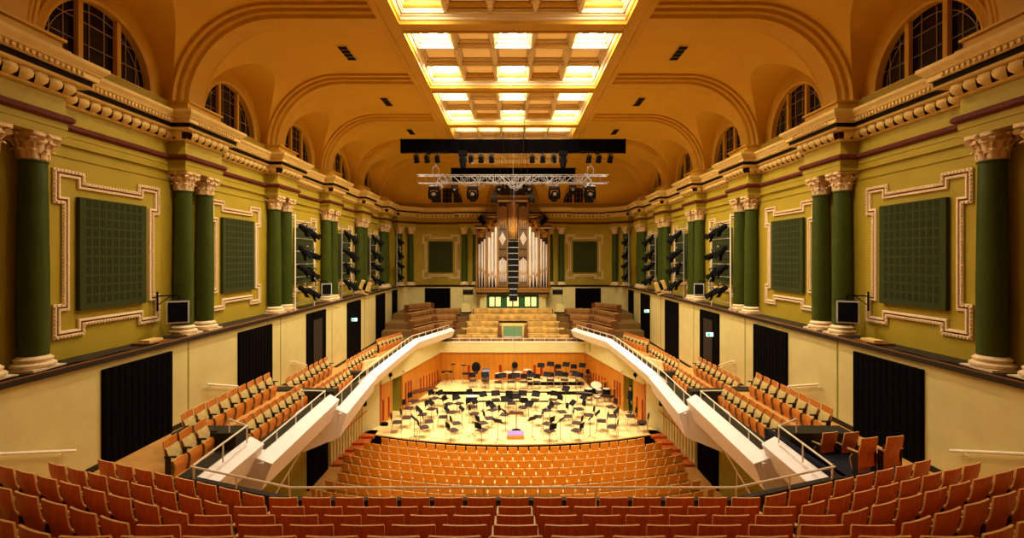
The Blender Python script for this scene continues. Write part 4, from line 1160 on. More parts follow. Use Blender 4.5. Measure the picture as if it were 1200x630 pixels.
for s in (-1,1):
    for px,yt,ym in ((39.3,286,316),(36.0,283,318),(32.9,280.2,319.5)): pipe(c+s*px,yt,ym,336.5,0.10)
    for px,yt,ym in ((27.8,278,323),(24.0,272,321.5),(20.0,266,325.5)): pipe(c+s*px,yt,ym,336.5,0.135)
    for j in range(5): pipe(c+s*(8.2+j*1.95),240+0.8*abs(j-2)+1,262-abs(j-2)*1.5,268,0.06,'pipe_dark')
    for j in range(5): pipe(c+s*(8.2+j*1.95),302+abs(j-2)*1.6,322-abs(j-2),330,0.062,'pipe')
    # lozenge panel between: pale diamond with pipes
    mb = MB(); x = ox(c+s*12.2); z = oz(279.5)
    mb.box(ox(c+s*12.2)-0.40,ox(c+s*12.2)+0.40,OY-0.06,OY,oz(291),oz(269),'organ_case')
    mb.add([(x-0.32,OY-0.08,z),(x,OY-0.08,z-0.62),(x+0.32,OY-0.08,z),(x,OY-0.08,z+0.62),(x,OY-0.2,z)],[(0,1,4),(1,2,4),(2,3,4),(3,0,4)],'pipe')
    mb.build('lozenge_panel','organ_case',OG,smooth=0)
    mb = MB(); mb.box(ox(c+s*12.2)-0.40,ox(c+s*12.2)+0.40,OY-0.08,OY,oz(300.5),oz(293),'organ_case')
    mb.build('carved_panel','organ_case',OG,smooth=0)
    mb = MB(); mb.box(ox(c+s*12.2)-0.40,ox(c+s*12.2)+0.40,OY-0.08,OY,oz(336),oz(330.5),'organ_case'); mb.build('carved_panel','organ_case',OG,smooth=0)
    # pierced carving above the wing pipes: leafy scroll made of small rings along a slant
    mb = MB()
    random.seed(3)
    for i in range(26):
        u = random.random(); v = random.random()
        px = 18.6+u*11; yy = 256+v*(10+u*12)
        r = 0.09+0.06*random.random()
        T = Matrix.Translation((ox(c+s*px),OY-0.12,oz(yy)))@Matrix.Rotation(PI/2,4,'X')
        mb.lathe([(r,-0.02),(r+0.03,0),(r,0.02),(r-0.03,0),(r,-0.02)],8,'gold' if i%3 else 'organ_wood',T=T,caps=False)
    mb.build('carving','gold',OG,smooth=40,merge=False)
    mb = MB()
    for i in range(18):
        u = random.random(); v = random.random()
        px = 31.6+u*9.5; yy = 269+v*(8+u*7)
        r = 0.08+0.05*random.random()
        T = Matrix.Translation((ox(c+s*px),OY-0.12,oz(yy)))@Matrix.Rotation(PI/2,4,'X')
        mb.lathe([(r,-0.02),(r+0.03,0),(r,0.02),(r-0.03,0),(r,-0.02)],8,'gold' if i%3 else 'organ_wood',T=T,caps=False)
    mb.build('carving','gold',OG,smooth=40,merge=False)
for j in range(5):
    t = (j-2)/2.0; pipe(c+t*4.2,239-2*(1-abs(t)),272-2*abs(t),281,0.085,'pipe_dark' if j%2 else 'gold',0.12+0.34*(1-t*t))
mb = MB(); mb.lathe([(0.15,oz(287)),(0.40,oz(283)),(0.45,oz(280)),(0.42,oz(279.5))],16,'organ_wood',(0,OY-0.1,0)); mb.build('tower_corbel','organ_wood',OG)
tag(OG,'tall pipe organ with silver pipes and carved wooden case on the end wall','pipe organ')
# slanted black loudspeakers on the organ wings
for s, sn in ((-1,'left'),(1,'right')):
    mb = MB(); T = Matrix.Translation((s*2.75,OY-0.75,oz(259)))@Matrix.Rotation(s*0.7,4,'Y')
    mb.box(-0.2,0.2,-0.25,0.25,-0.42,0.42,'black',T); mb.box(-0.17,0.17,-0.27,-0.25,-0.38,0.38,'speaker_face',T)
    root = mb.build('tilted_speaker','black',None,smooth=0); 
    tag(root,'black slanted speaker on the %s shoulder of the organ case' % sn,'speaker','organ shoulder speakers')

# ------------------------------------------------------------------ rigging
def R3(ax, a): return Matrix.Rotation(a,4,ax)
# drapes
def drape(x0,x1,y,z0,z1,label):
    mb = MB(); n = 60
    vs = []
    for i in range(n+1):
        x = x0+(x1-x0)*i/n; dy = 0.05*math.sin(i*1.7)
        vs += [(x,y+dy,z1),(x,y+dy+0.02*math.sin(i),z0+0.02*math.sin(i*0.8)),(x,y+0.25+dy,z0+0.02),(x,y+0.25+dy,z1)]
    mb.add(vs,[(i*4+j,i*4+(j+1)%4,(i+1)*4+(j+1)%4,(i+1)*4+j) for i in range(n) for j in range(4)]+[(0,3,2,1),(n*4,n*4+1,n*4+2,n*4+3)])
    root = mb.build('black_border','fabric_black',None,smooth=60,merge=2)
    mb = MB(); mb.tube((x0-0.05,y+0.12,z1+0.02),(x1+0.05,y+0.12,z1+0.02),0.04,n=8,m='darksteel'); mb.build('pipe_batten','darksteel',root)
    return tag(root,label,'stage drape')
d1 = drape(-6.98,7.02,30.0,CZ+(302-179)*30/F,CZ+(302-163.2)*30/F,'long black masking drape hung across the upper stage opening')
d2 = drape(-4.55,4.6,35.5,CZ+(302-213)*35.5/F,CZ+(302-197)*35.5/F,'shorter black masking drape behind the silver truss')
def wire(pts, r, label, m='darksteel'):
    mb = MB(); mb.path(pts,r,5,m); return tag(mb.build('cable',m),label,'cable','hanging cables')
# truss
TY = 32.0; TX = 6.28; TZ1 = CZ+(302-205.6)*TY/F; TZ0 = CZ+(302-214.2)*TY/F
TR = empty('lighting_truss')
for (yy,zz) in ((TY-0.3,TZ1),(TY+0.3,TZ1),(TY-0.3,TZ0),(TY+0.3,TZ0)):
    mb = MB(); mb.tube((-TX,yy,zz),(TX,yy,zz),0.022,n=8,m='alu'); mb.build('chord','alu',TR)
mb = MB(); n = 22
for i in range(n):
    a = -TX+2*TX*i/n; b = -TX+2*TX*(i+1)/n
    for yy in (TY-0.3,TY+0.3):
        if abs((a+b)/2) < 5.1: mb.tube((a,yy,TZ0 if i%2 else TZ1),(b,yy,TZ1 if i%2 else TZ0),0.014,n=5,m='alu')
    mb.tube((a,TY-0.3,TZ1),(b,TY+0.3,TZ1),0.012,n=5,m='alu'); mb.tube((a,TY-0.3,TZ1),(a,TY-0.3,TZ0),0.012,n=5,m='alu')
mb.build('lattice','alu',TR,merge=False)
# hoops and diamond frames
mb = MB()
for s in (-1,1):
    x = s*3.95-0.0
    x = -4.6 if s<0 else 4.75
    q = [(x-0.35,TY-0.4,TZ0+0.05),(x,TY-0.4,TZ1+0.05),(x+0.35,TY-0.4,TZ0+0.05),(x,TY-0.4,TZ0-0.35)]
    mb.path(q+[q[0]],0.025,6,'alu')
mb.build('diamond_frame','alu',TR,merge=False)
tag(TR,'long silver lattice truss hanging above the stage','truss')
random.seed(11)
for s, sn in ((-1,'left'),(1,'right')):
    x = -5.1 if s<0 else 5.12
    pts = [(x+0.22*math.sin(t),TY-0.05,TZ1+0.3-0.32*math.cos(t)*1.0) for t in [2*PI*i/14 for i in range(15)]]
    wire(pts,0.014,'round cable hoop above the %s end of the truss' % sn,'alu')
    wire([(x,TY,TZ1+0.6),(x,TY,ZT)],0.012,'steel hanging wire over the %s end of the truss' % sn,'alu')
def tangle(cx,w,label,seed,n=7,z0=None):
    random.seed(seed); mb = MB()
    for i in range(n):
        x0 = cx+random.uniform(-w,w); x1 = cx+random.uniform(-w,w); yy = TY-0.35+random.uniform(-0.1,0.7); sag = random.uniform(0.15,0.75)
        pts = []
        for j in range(9):
            t = j/8.0; pts.append((x0+(x1-x0)*t+0.06*math.sin(9*t+i), yy, TZ1-0.05-(sag+0.15)*math.sin(PI*t)+random.uniform(-0.03,0.03)))
        mb.path(pts,0.016,5,'alu' if i%3 else 'darksteel')
    tag(mb.build('cable_loom','alu',merge=False),label,'cables','cable looms on the truss')
tangle(-2.2,1.3,'loose cables draped on the truss just left of its middle',1,9)
tangle(0.1,1.2,'dense knot of cables at the middle of the truss',2,16)
tangle(2.2,1.3,'loose cables draped on the truss just right of its middle',3,9)
tangle(-4.3,0.8,'small cable bundle near the left diamond frame of the truss',4,5)
tangle(4.4,0.8,'small cable bundle near the right diamond frame of the truss',5,5)
for i,(x,y,lab) in enumerate(((-1.35,30.8,'thin black ceiling wire, leftmost of the middle cluster'),(-0.85,31.0,'thin black ceiling wire, second from left in the middle cluster'),(-0.35,31.2,'thin black ceiling wire, third from left in the middle cluster'),(0.55,31,'thin black ceiling wire just right of the white wire'),(0.95,30.8,'thicker black ceiling wire, rightmost of the middle cluster'))):
    ytop = y
    wire([(x,y,TZ1),(x*0.75,y-0.0,ZT+0.2)],0.010 if i<4 else 0.018,lab)
wire([(0.02,31.5,TZ1),(0.0,31.5,ZT+0.2)],0.015,'white ceiling wire at the middle of the truss','alu')
for i,(x,y,b) in enumerate(((-0.55,14.2,'left'),(0.62,14.0,'right'))):
    wire([(x*0.95,y+4.5,ZT+0.9),(x*1.0,30.8,TZ1+0.3)],0.009 if i==0 else 0.014,'long slanting wire from the near skylight to the truss, %s one' % b)
wire([(0.06,30.6,TZ0),(0.08,30.2,6.2),(0.10,30.0,4.2)],0.008,'white microphone wire hanging in front of the organ','steel')
# line array
LA = empty('line_array'); ly = 30.0
zt = CZ+(302-282)*ly/F
mb = MB(); mb.box(-0.24,0.30,ly-0.05,ly+0.45,zt-0.02,zt+0.10,'darksteel'); mb.tube((-0.15,ly+0.2,zt+0.08),(-0.15,ly+0.2,TZ0),0.012,n=5,m='darksteel'); mb.tube((0.2,ly+0.2,zt+0.08),(0.2,ly+0.2,TZ0),0.012,n=5,m='darksteel'); mb.build('hanging_frame','darksteel',LA)
ang = 0; y_ = ly; z_ = zt-0.03
for i in range(10):
    ang = -0.01*i*(1 if i<6 else 1.8)
    w = 0.315 if i < 8 else 0.25
    T = Matrix.Translation((0.03,y_,z_))@R3('X',ang)
    mb = MB(); mb.box(-w,w,0,0.5,-0.355,0.0,'black',T); mb.box(-w+0.02,w-0.02,-0.03,0,-0.335,-0.02,'speaker_face',T); c_ = mb.build('speaker_cabinet','black',LA,smooth=0,bevel=0)
    mb = MB(); mb.box(-w,w,-0.035,0.0,-0.018,0.004,'speaker_rim',T); mb.build('white_seam','speaker_rim',c_,smooth=0)
    d = T.to_3x3()@Vector((0,0,-0.368)); y_ += d.y; z_ += d.z
tag(LA,'tall black column of stacked loudspeakers hanging before the organ','line array')
# moving heads
def moving_head(name='moving_head_light'):
    root = empty(name)
    mb = MB(); mb.box(-0.36,0.36,-0.22,0.22,-0.16,0.0,'darksteel'); mb.box(-0.30,0.30,-0.18,0.18,0,0.03,'alu'); mb.tube((-0.15,0,0),(-0.15,0,0.14),0.025,n=6,m='alu'); mb.tube((0.15,0,0),(0.15,0,0.14),0.025,n=6,m='alu'); mb.build('base','darksteel',root,bevel=0.02)
    mb = MB()
    for s in (-1,1):
        prof = [(s*0.30,-0.16),(s*0.38,-0.30),(s*0.40,-0.55),(s*0.36,-0.80),(s*0.27,-0.86),(s*0.27,-0.30),(s*0.22,-0.22)]
        vs = [(x,-0.12,z) for x,z in prof]+[(x,0.12,z) for x,z in prof]; k = len(prof)
        mb.add(vs,[tuple(range(k)),tuple(range(k,2*k))[::-1]]+[(i,(i+1)%k,k+(i+1)%k,k+i) for i in range(k)],'black')
    mb.box(-0.32,0.32,-0.12,0.12,-0.20,-0.15,'black')
    mb.build('yoke','black',root,merge=2)
    mb = MB(); T = Matrix.Translation((0,0,-0.66))@R3('X',1.15)
    mb.lathe([(0.14,-0.38),(0.24,-0.3),(0.27,-0.1),(0.27,0.1),(0.25,0.28),(0.22,0.36),(0.19,0.36),(0.17,0.30)],18,'black',T=T,caps=False)
    mb.lathe([(0.001,-0.38),(0.14,-0.38)],18,'black',T=T,caps=False)
    hd = mb.build('head','black',root)
    mb = MB(); mb.lathe([(0.17,0.30),(0.13,0.32)],18,'black',T=T,caps=False); mb.lathe([(0.001,0.335),(0.08,0.33),(0.13,0.32)],18,'lamp_lens',T=T,caps=False); mb.build('lens','lamp_lens',hd)
    return root
mh = moving_head(); mk = tree(mh); fst = True
for i,(px,yp,s,lab) in enumerate(((509,223,1.0,'large moving-head spotlight under the truss, leftmost'),(554,223,1.0,'large moving-head spotlight under the truss, second from left'),(649.5,223,1.0,'large moving-head spotlight under the truss, third from left'),(691,223,1.0,'large moving-head spotlight under the truss, rightmost'),(533,217,0.62,'small spotlight under the truss between the two left large ones'),(585,215,0.6,'small spotlight under the truss just left of the organ top'),(620,215,0.6,'small spotlight under the truss just right of the organ top'),(671,217,0.62,'small spotlight under the truss between the two right large ones'))):
    loc = ((px-601)*TY/F,TY-0.05,TZ0-0.25 if s==1 else TZ0-0.14)
    if fst: o = mh; o.location = loc; fst = False
    else: o = dup(mh,loc,0,None,mk)
    o.scale = (s,s,s); tag(o,lab,'stage light','moving-head lights on the truss')
# small lamps hanging below the long drape
def small_lamp():
    root = empty('hanging_spotlight')
    mb = MB(); mb.box(-0.03,0.03,-0.03,0.03,0.0,0.14,'darksteel'); mb.box(-0.17,0.17,-0.02,0.02,-0.02,0.01,'darksteel')
    for s in (-1,1): mb.box(s*0.17-0.012,s*0.17+0.012,-0.02,0.02,-0.28,0.01,'darksteel')
    mb.build('yoke','darksteel',root,smooth=0)
    mb = MB(); T = Matrix.Translation((0,0,-0.24))@R3('X',0.7)
    mb.lathe([(0.06,0.2),(0.14,0.15),(0.15,-0.05),(0.17,-0.2),(0.19,-0.24),(0.15,-0.22)],12,'black',T=T,caps=False); mb.lathe([(0.001,0.2),(0.06,0.2)],12,'black',T=T,caps=False)
    hd = mb.build('lamp_body','black',root)
    mb = MB(); mb.lathe([(0.001,-0.20),(0.145,-0.20)],12,'lamp_lens',T=T,caps=False); mb.build('lens','lamp_lens',hd)
    return root
sl = small_lamp(); sk = tree(sl); fst = True; zb = CZ+(302-179.5)*30/F
for i,px in enumerate((488,500.3,512.5,551.8,563.6,576,623.8,636.2,649,690,701.8,715)):
    y = 29.7; loc = ((px-601)*y/F,y,zb-0.14)
    if fst: o = sl; o.location = loc; fst = False
    else: o = dup(sl,loc,0,None,sk)
    tag(o,'small black spotlight under the long drape, %s from the left' % nth(i+1),'stage light','small spotlights under the long drape')
mb0 = None
for px,sn in ((542.6,'left'),(659.8,'right')):
    root = empty('hanging_projector',((px-601)*29.7/F,29.7,zb))
    mb = MB(); mb.box(-0.25,0.25,-0.2,0.2,-0.22,0.05,'black'); mb.build('base','black',root,bevel=0.02)
    mb = MB(); mb.lathe([(0.12,-0.95),(0.18,-0.9),(0.21,-0.5),(0.17,-0.25),(0.1,-0.2)],14,'black'); mb.build('lamp_body','black',root)
    mb = MB()
    for s in (-1,1): mb.box(s*0.23-0.025,s*0.23+0.025,-0.05,0.05,-0.65,-0.2,'darksteel')
    mb.box(-0.25,0.25,-0.05,0.05,-0.22,-0.18,'darksteel')
    mb.build('yoke','darksteel',root)
    tag(root,'long black spotlight pointing straight down under the drape, %s one' % sn,'stage light','downward spotlights under the long drape')
for sg, sn in ((-1,'left'),(1,'right')):
    a = -7.6*0 + (476-601)*29.7/F; b = (525-601)*29.7/F
    mb = MB(); xs = sorted((-sg*a if sg>0 else a, -sg*b if sg>0 else b)); mb.tube((xs[0],29.7,zb-0.0),(xs[1],29.7,zb-0.0),0.035,n=6,m='black')
    tag(mb.build('lamp_bar','black'),'black lamp bar under the %s end of the long drape' % sn,'lamp bar','lamp bars')

# ------------------------------------------------------------------ wall lighting ladders and lanterns
def lantern():
    root = empty('wall_lantern')
    mb = MB()
    mb.lathe([(0.09,-0.30),(0.12,-0.26),(0.13,0.05),(0.15,0.08),(0.16,0.28),(0.13,0.28)],12,'black',T=R3('X',-PI/2),caps=False)
    mb.lathe([(0.001,-0.30),(0.09,-0.30)],12,'black',T=R3('X',-PI/2),caps=False)
    b = mb.build('lamp_body','black',root)
    mb = MB(); mb.lathe([(0.001,0.24),(0.13,0.24)],12,'lamp_lens',T=R3('X',-PI/2),caps=False); mb.build('lens','lamp_lens',b)
    mb = MB()
    for (dx,dz,a) in ((0,1,0),(0,-1,PI),(1,0,-PI/2),(-1,0,PI/2)):
        T = Matrix.Rotation(a,4,'Y')@Matrix.Translation((0,0.28,0.15))@R3('X',0.45)
        mb.box(-0.13,0.13,0,0.2,-0.004,0.004,'black',T)
    mb.build('barn_doors','black',root,smooth=0)
    mb = MB()
    for s in (-1,1): mb.box(s*0.17-0.012,s*0.17+0.012,-0.02,0.02,-0.02,0.27,'darksteel')
    mb.box(-0.18,0.18,-0.02,0.02,0.25,0.27,'darksteel'); mb.box(-0.025,0.025,-0.04,0.04,0.27,0.36,'alu'); mb.build('yoke','darksteel',root,smooth=0)
    return root
ln = lantern(); lk = tree(ln); fst = True
LY = [(23.0,25.2),(29.3,31.4),(35.1,37.4),(41.3,42.6)]
for sg, sn in ((-1,'left'),(1,'right')):
    for i,(y0,y1) in enumerate(LY):
        x = sg*(10.35 if i<3 else 9.9); lad = empty('lighting_ladder')
        for y in (y0,y1):
            mb = MB(); mb.tube((x,y,SHELF+0.02),(x,y,H(2.1 if y==y0 else 1.55)),0.035,n=8,m='rail' if i<1 else 'alu'); mb.build('upright','alu',lad)
        for j in range(7):
            z = SHELF+0.35+j*0.62; mb = MB(); mb.tube((x,y0,z),(x,y1,z),0.022,n=6,m='alu'); mb.build('rung','alu',lad)
        tag(lad,'metal lighting ladder on the %s ledge, %s from the gallery' % (sn,nth(i+1)),'ladder','lighting ladders')
        for j,dz in enumerate((1.45,0.35,-0.55,-1.55)):
            for q in (0,1):
                if i == 3 and q == 1: continue
                y = y0+(y1-y0)*(0.28+0.44*q)
                loc = (x-sg*0.12,y,H(dz)-0.18*q)
                rz = sg*(0.75+0.15*q); 
                if fst: o = ln; o.location = loc; fst = False
                else: o = dup(ln,loc,0,None,lk)
                o.rotation_euler = (-0.45-0.2*((j*2+q+i)%3),0,rz*(0.45+0.35*((j+q+i)%3)))
                s = 0.98; o.scale = (s,s,s)
                tag(o,'black lantern on the %s %s ladder, %s level down, %s one' % (nth(i+1),sn,nth(j+1),('near','far')[q]),'stage light','lanterns on wall ladders')
# bracket speakers
def bracket_speaker(x,y,z,s,sg,label,tilt=0,white=False):
    root = empty('bracket_speaker',(x,y,z)); root.rotation_euler = (0,tilt,-sg*0.50)
    mb = MB(); mb.box(-0.29*s,0.29*s,0.0,0.30*s,-0.33*s,0.35*s,'black'); mb.box(-0.30*s,0.30*s,-0.02,0.01,-0.34*s,0.36*s,'speaker_rim'); mb.build('cabinet','black',root,smooth=0,merge=False)
    mb = MB(); mb.box(-0.255*s,0.255*s,-0.045,-0.02,-0.295*s,0.315*s,'speaker_face'); mb.build('grille','speaker_face',root,smooth=0)
    mb = MB(); mb.path([(0.0,0.2*s,0.36*s),(0,0.2*s,0.52*s),(sg*0.55,0.2*s,0.52*s)],0.022,6,'black'); mb.tube((sg*0.55,0.2*s,0.05),(sg*0.55,0.2*s,0.65*s),0.03,n=6,m='black'); mb.path([(sg*0.2,0.2*s,0.52*s),(sg*0.55,0.2*s,0.22*s)],0.014,5,'black'); mb.build('bracket','black',root)
    tag(root,label,'speaker','bracket speakers on the ledge')
for sg, sn in ((-1,'left'),(1,'right')):
    bracket_speaker(sg*10.45,15.1,H(-1.70),1.0,sg,'pale-framed black speaker on a bracket at the near %s columns' % sn)
    bracket_speaker(sg*10.35,26.9,H(-1.75),0.9,sg,'pale-framed black speaker beside the %s columns of the middle bays' % sn)
    root = empty('tilted_projector',(sg*10.2,33.4,H(-2.0))); root.rotation_euler = (0,sg*-0.35,0); root.scale = (0.72,0.72,0.78)
    mb = MB(); mb.box(-0.5,-0.16,-0.2,0.2,-0.45,0.5,'cream'); mb.box(0.16,0.5,-0.2,0.2,-0.45,0.5,'cream'); mb.box(-0.5,0.5,-0.2,0.2,-0.6,-0.3,'cream'); mb.build('housing','cream',root,smooth=0,bevel=0.0,merge=False)
    mb = MB(); mb.box(-0.16,0.16,-0.16,0.16,-0.3,0.3,'black'); mb.build('head','black',root,smooth=0)
    tag(root,'tilted cream U-shaped projector housing on the far %s ledge' % sn,'projector','tilted projector housings')
    # small uplighters and cable litter on the ledge
    mb = MB(); mb.box(-0.5,0.5,-0.35,0.35,0,0.06,'bench_wood'); mb.box(-0.3,0.2,-0.2,0.25,0.06,0.12,'cream')
    o = mb.build('ledge_board','bench_wood',None,smooth=0); o.location = (sg*10.6,14.2,SHELF+0.005); o.scale = (0.6,1.2,1); tag(o,'flat wooden board lying on the %s ledge near the speaker' % sn,'board','boards on the ledge')
    mb = MB(); mb.path([(sg*10.3,8.2+i*0.45,SHELF+0.03+0.02*math.sin(i*2.1)) for i in range(14)],0.02,5,'black')
    tag(mb.build('ledge_cable','black'),'black cable lying along the near %s ledge' % sn,'cable','ledge cables')
    # valance lamps
    for j,(px,py,y) in enumerate(((477,419,33.6),(457,439,30.2))):
        x = sg*abs((px-601)*y/F); z = CZ+(302-py)*y/F
        root = empty('valance_lamp',(x,y,z)); 
        mb = MB(); mb.ell((0,0,0),(0.16,0.2,0.14),10,6,'black'); mb.box(-0.03,0.03,-0.03,0.03,-0.3,0,'black'); mb.build('head','black',root)
        mb = MB(); mb.tube((0,0,0.05),(sg*0.3,0.05,0.15),0.025,n=6,m='black'); mb.build('arm','black',root)
        tag(root,'small black lamp on the cream wall above the %s stage doorway, %s one' % (sn,('far','near')[j]),'lamp','lamps above stage doorways')
    mb = MB(); mb.ell((sg*7.12,31.6,3.35),(0.1,0.1,0.1),10,6,'drumskin'); tag(mb.build('wall_light','drumskin'),'small round white wall light over the %s stage doorway' % sn,'lamp','doorway lights')
    if sg > 0:
        mb = MB(); mb.box(5.98,6.3,37.7,37.78,3.45,4.1,'olive',None); tag(mb.build('wall_hatch','olive'),'small olive hatch in the cream wall above the right stage wall','hatch')
    # exit signs
# exit signs: lit plate with running figure, hung in front of the dark doors
def exit_sign(x,y,z,label,s=1.0):
    root = empty('exit_sign',(x,y,z))
    mb = MB(); mb.box(-0.27*s,0.27*s,0,0.06,-0.15*s,0.15*s,'exit_white'); mb.build('sign_plate','exit_white',root,smooth=0)
    mb = MB(); mb.box(-0.25*s,0.02*s,-0.012,0,-0.12*s,0.12*s,'exit_green'); mb.box(0.2*s,0.25*s,-0.012,0,-0.12*s,0.12*s,'exit_green')
    T = Matrix.Translation((0.1*s,-0.012,0)); 
    mb.ell((0.11*s,-0.012,0.075*s),(0.022*s,0.01,0.022*s),8,5,'exit_green'); mb.box(0.085*s,0.12*s,-0.014,0,-0.02*s,0.05*s,'exit_green'); mb.box(0.05*s,0.1*s,-0.014,0,-0.1*s,-0.02*s,'exit_green'); mb.box(0.11*s,0.16*s,-0.014,0,-0.06*s,-0.02*s,'exit_green')
    mb.build('running_figure','exit_green',root,smooth=0,merge=False)
    mb = MB(); mb.tube((-0.2*s,0.03,0.15*s),(-0.2*s,0.03,0.5),0.01,n=5,m='darksteel'); mb.tube((0.2*s,0.03,0.15*s),(0.2*s,0.03,0.5),0.01,n=5,m='darksteel'); mb.build('hanger','darksteel',root)
    tag(root,label,'exit sign')
exit_sign(-9.9,30.2,H(-3.85),'small glowing exit sign before a dark door, left balcony',0.62)
exit_sign(9.9,24.3,H(-3.85),'small glowing exit sign before a dark door, nearer right balcony',0.62)
exit_sign(9.7,35.0,H(-3.85),'small glowing exit sign before a narrow dark door, far right balcony',0.62)

# ------------------------------------------------------------------ orchestra chairs, stands, instruments
def orch_chair():
    root = empty('orchestra_chair')
    mb = MB(); n = 6
    pts = [(-0.23,-0.2),(0.23,-0.2),(0.25,0.1),(0.2,0.24),(-0.2,0.24),(-0.25,0.1)]
    mb.prism(pts,0.44,0.485,'chair_seat'); mb.build('seat','chair_seat',root,bevel=0.015)
    mb = MB(); vs = []
    for j in range(5):
        z = 0.60+0.28*j/4; y = -0.24-0.05*j/4; w = 0.21+0.01*math.sin(PI*j/4)-(0.03 if j==4 else 0)
        for u in (-1,-0.5,0,0.5,1): vs.append((u*w,y-0.035*(1-u*u),z))
    o_ = len(vs); vs += [(x,y-0.022,z) for x,y,z in vs]
    fs = [(i*5+j,i*5+j+1,(i+1)*5+j+1,(i+1)*5+j) for i in range(4) for j in range(4)]
    fs += [tuple(o_+q for q in f[::-1]) for f in fs]
    rim = [0,1,2,3,4,9,14,19,24,23,22,21,20,15,10,5]
    fs += [(rim[(i+1)%16],rim[i],o_+rim[i],o_+rim[(i+1)%16]) for i in range(16)]
    mb.add(vs,fs,'chair_black'); mb.build('backrest','chair_black',root,merge=2)
    for sx in (-1,1):
        mb = MB(); mb.path([(sx*0.21,-0.28,0.66),(sx*0.21,-0.22,0.46),(sx*0.24,-0.28,0.0)],0.012,6,'steel'); mb.build('leg','steel',root)
        mb = MB(); mb.path([(sx*0.21,0.2,0.45),(sx*0.23,0.25,0.0)],0.012,6,'steel'); mb.build('leg','steel',root)
    return root
def stand_():
    root = empty('music_stand')
    mb = MB(); T = Matrix.Translation((0,0,1.02))@R3('X',-0.75)
    mb.box(-0.26,0.26,-0.17,0.17,-0.006,0.006,'chair_black',T); mb.box(-0.26,0.26,-0.18,-0.165,-0.006,0.05,'chair_black',T); mb.build('desk','chair_black',root,smooth=0)
    mb = MB(); mb.tube((0,0.02,0.06),(0,0.02,1.0),0.014,n=6,m='darksteel'); mb.build('pole','darksteel',root)
    mb = MB()
    for i in range(3):
        a = 2*PI*i/3+0.5; mb.tube((0,0.02,0.12),(0.27*math.cos(a),0.02+0.27*math.sin(a),0.012),0.011,n=5,m='darksteel')
    mb.build('tripod_base','darksteel',root)
    return root
def inv(px,py,drop):
    """stage point seen at this pixel for a thing 'drop' below the eye"""
    y = drop*F/(py-302); return ((px-601)*y/F, y)
POD = (0.15,28.2)
CH = [(478.6,479.5),(476.2,491),(465.2,496.2),(509,467.8),(505.2,480.5),(502.3,495.4),(494.8,487),(496.5,502),(519,490),(525.5,474.5),(529,484.5),(534.5,497.5),(530.5,505.5),(537.5,474),(565,497),(564.5,505.5),(573,491.5),(556,486),(577,481.5),(591,487),(599.5,473.8),
 (630.5,489.5),(642,498),(644,506.5),(659,484),(666,489.2),(676,497.2),(676,505.8),(679,480.6),(690,487.6),(705.4,494.6),(641,482),(613,478.5),(652.4,474),(679.5,465.8),(717.3,501.7),(739.5,489),(753,496.2),(716,478),(718,489),(553,467),(520,468),(485,471),(553.3,470+8)]
CH2 = [(583,455.5),(599,455.5),(614.5,455.5),(630,455.5),(581,467),(596.7,467),(612.5,467),(627,467),(648,467)]
BACKC = [(554,447),(645,446.5),(661.5,446.3),(679,447),(653.5,436.5),(672,436.5),(689.5,438.4),(546.5,437.5),(620,445.5),(568.5,447)]
allc = []
for px,py in CH: 
    x,y = inv(px,py,9.64); allc.append((x,y,False))
for px,py in CH2:
    d = 9.50 if py > 460 else 9.36
    x,y = inv(px,py,d)
    if py < 460: y = max(y,35.9+0.3)
    allc.append((x,y,True))
for px,py in BACKC:
    x,y = inv(px,py,9.36); 
    if y > 37.1: x,y = inv(px,py,9.06); y = min(max(y,37.75),38.5)
    else: y = max(y,36.2)
    allc.append((x,y,True))
# drop those that would stand inside one another
BLK = [(-6.35,33.9,1.1),(4.9,33.2,0.75),(6.0,34.9,0.7),(5.35,34.3,0.55),(6.55,33.9,0.5),(6.0,33.7,0.5),(5.75,32.9,0.45),(6.6,34.6,0.4),(6.95,33.2,0.4),(5.6,35.2,0.4),(6.35,32.6,0.6),(-2.1,37.9,0.7),(0.15,27.3,0.8),(0.2,28.35,0.5),(-5.2,38.3,0.6),(-3.5,37.7,0.6),(-2.9,38.0,0.5),(1.27,36.9,0.4),(0.15,38.55,0.4),(-4.7,38.1,0.35),(-3.9,38.4,0.3),(-5.1,37.4,0.35),(-0.87,37.78,0.55),(-0.37,38.3,0.5),(0.33,38.3,0.5),(1.0,37.78,0.5),(-2.72,32.3,0.55),(7.66,31.5,0.6)]
def clear(x,y): return all((x-b[0])**2+(y-b[1])**2 > (b[2]+0.1)**2 for b in BLK)
cc = []
for c in allc:
    if clear(c[0],c[1]) and all((c[0]-d[0])**2+(c[1]-d[1])**2 > 0.60**2 for d in cc): cc.append(c)
def zone(y):
    return 'front arc' if y < 27.9 else 'second arc' if y < 29.4 else 'third arc' if y < 31.2 else 'fourth arc' if y < 33.8 else 'lower riser row' if y < 35.6 else 'riser row' if y < 37.3 else 'back riser row'
oc = orch_chair(); okk = tree(oc); fst = True
ms = stand_(); mkk = tree(ms)
zs_ = {}
for c in cc: zs_.setdefault(zone(c[1]),[]).append(c)
for zn, lst in zs_.items():
    lst.sort()
    for k,(x,y,fr) in enumerate(lst):
        if fr: a = PI+0.06*math.sin(k*2.3)-math.atan2(x-POD[0],y-POD[1])*0.6
        else:
            f = Vector((POD[0]-x,(POD[1]+1.2)-y)); a = math.atan2(-f.x,f.y)
        loc = (x,y,stage_z(x,y))
        if fst: o = oc; o.location = loc; o.rotation_euler = (0,0,a); fst = False; o.scale = (1.15,1.15,1.2)
        else: o = dup(oc,loc,a,(1.15,1.15,1.2),okk)
        tag(o,'black orchestra chair in the %s on stage, %s from the left' % (zn,nth(k+1)),'chair','orchestra chairs')
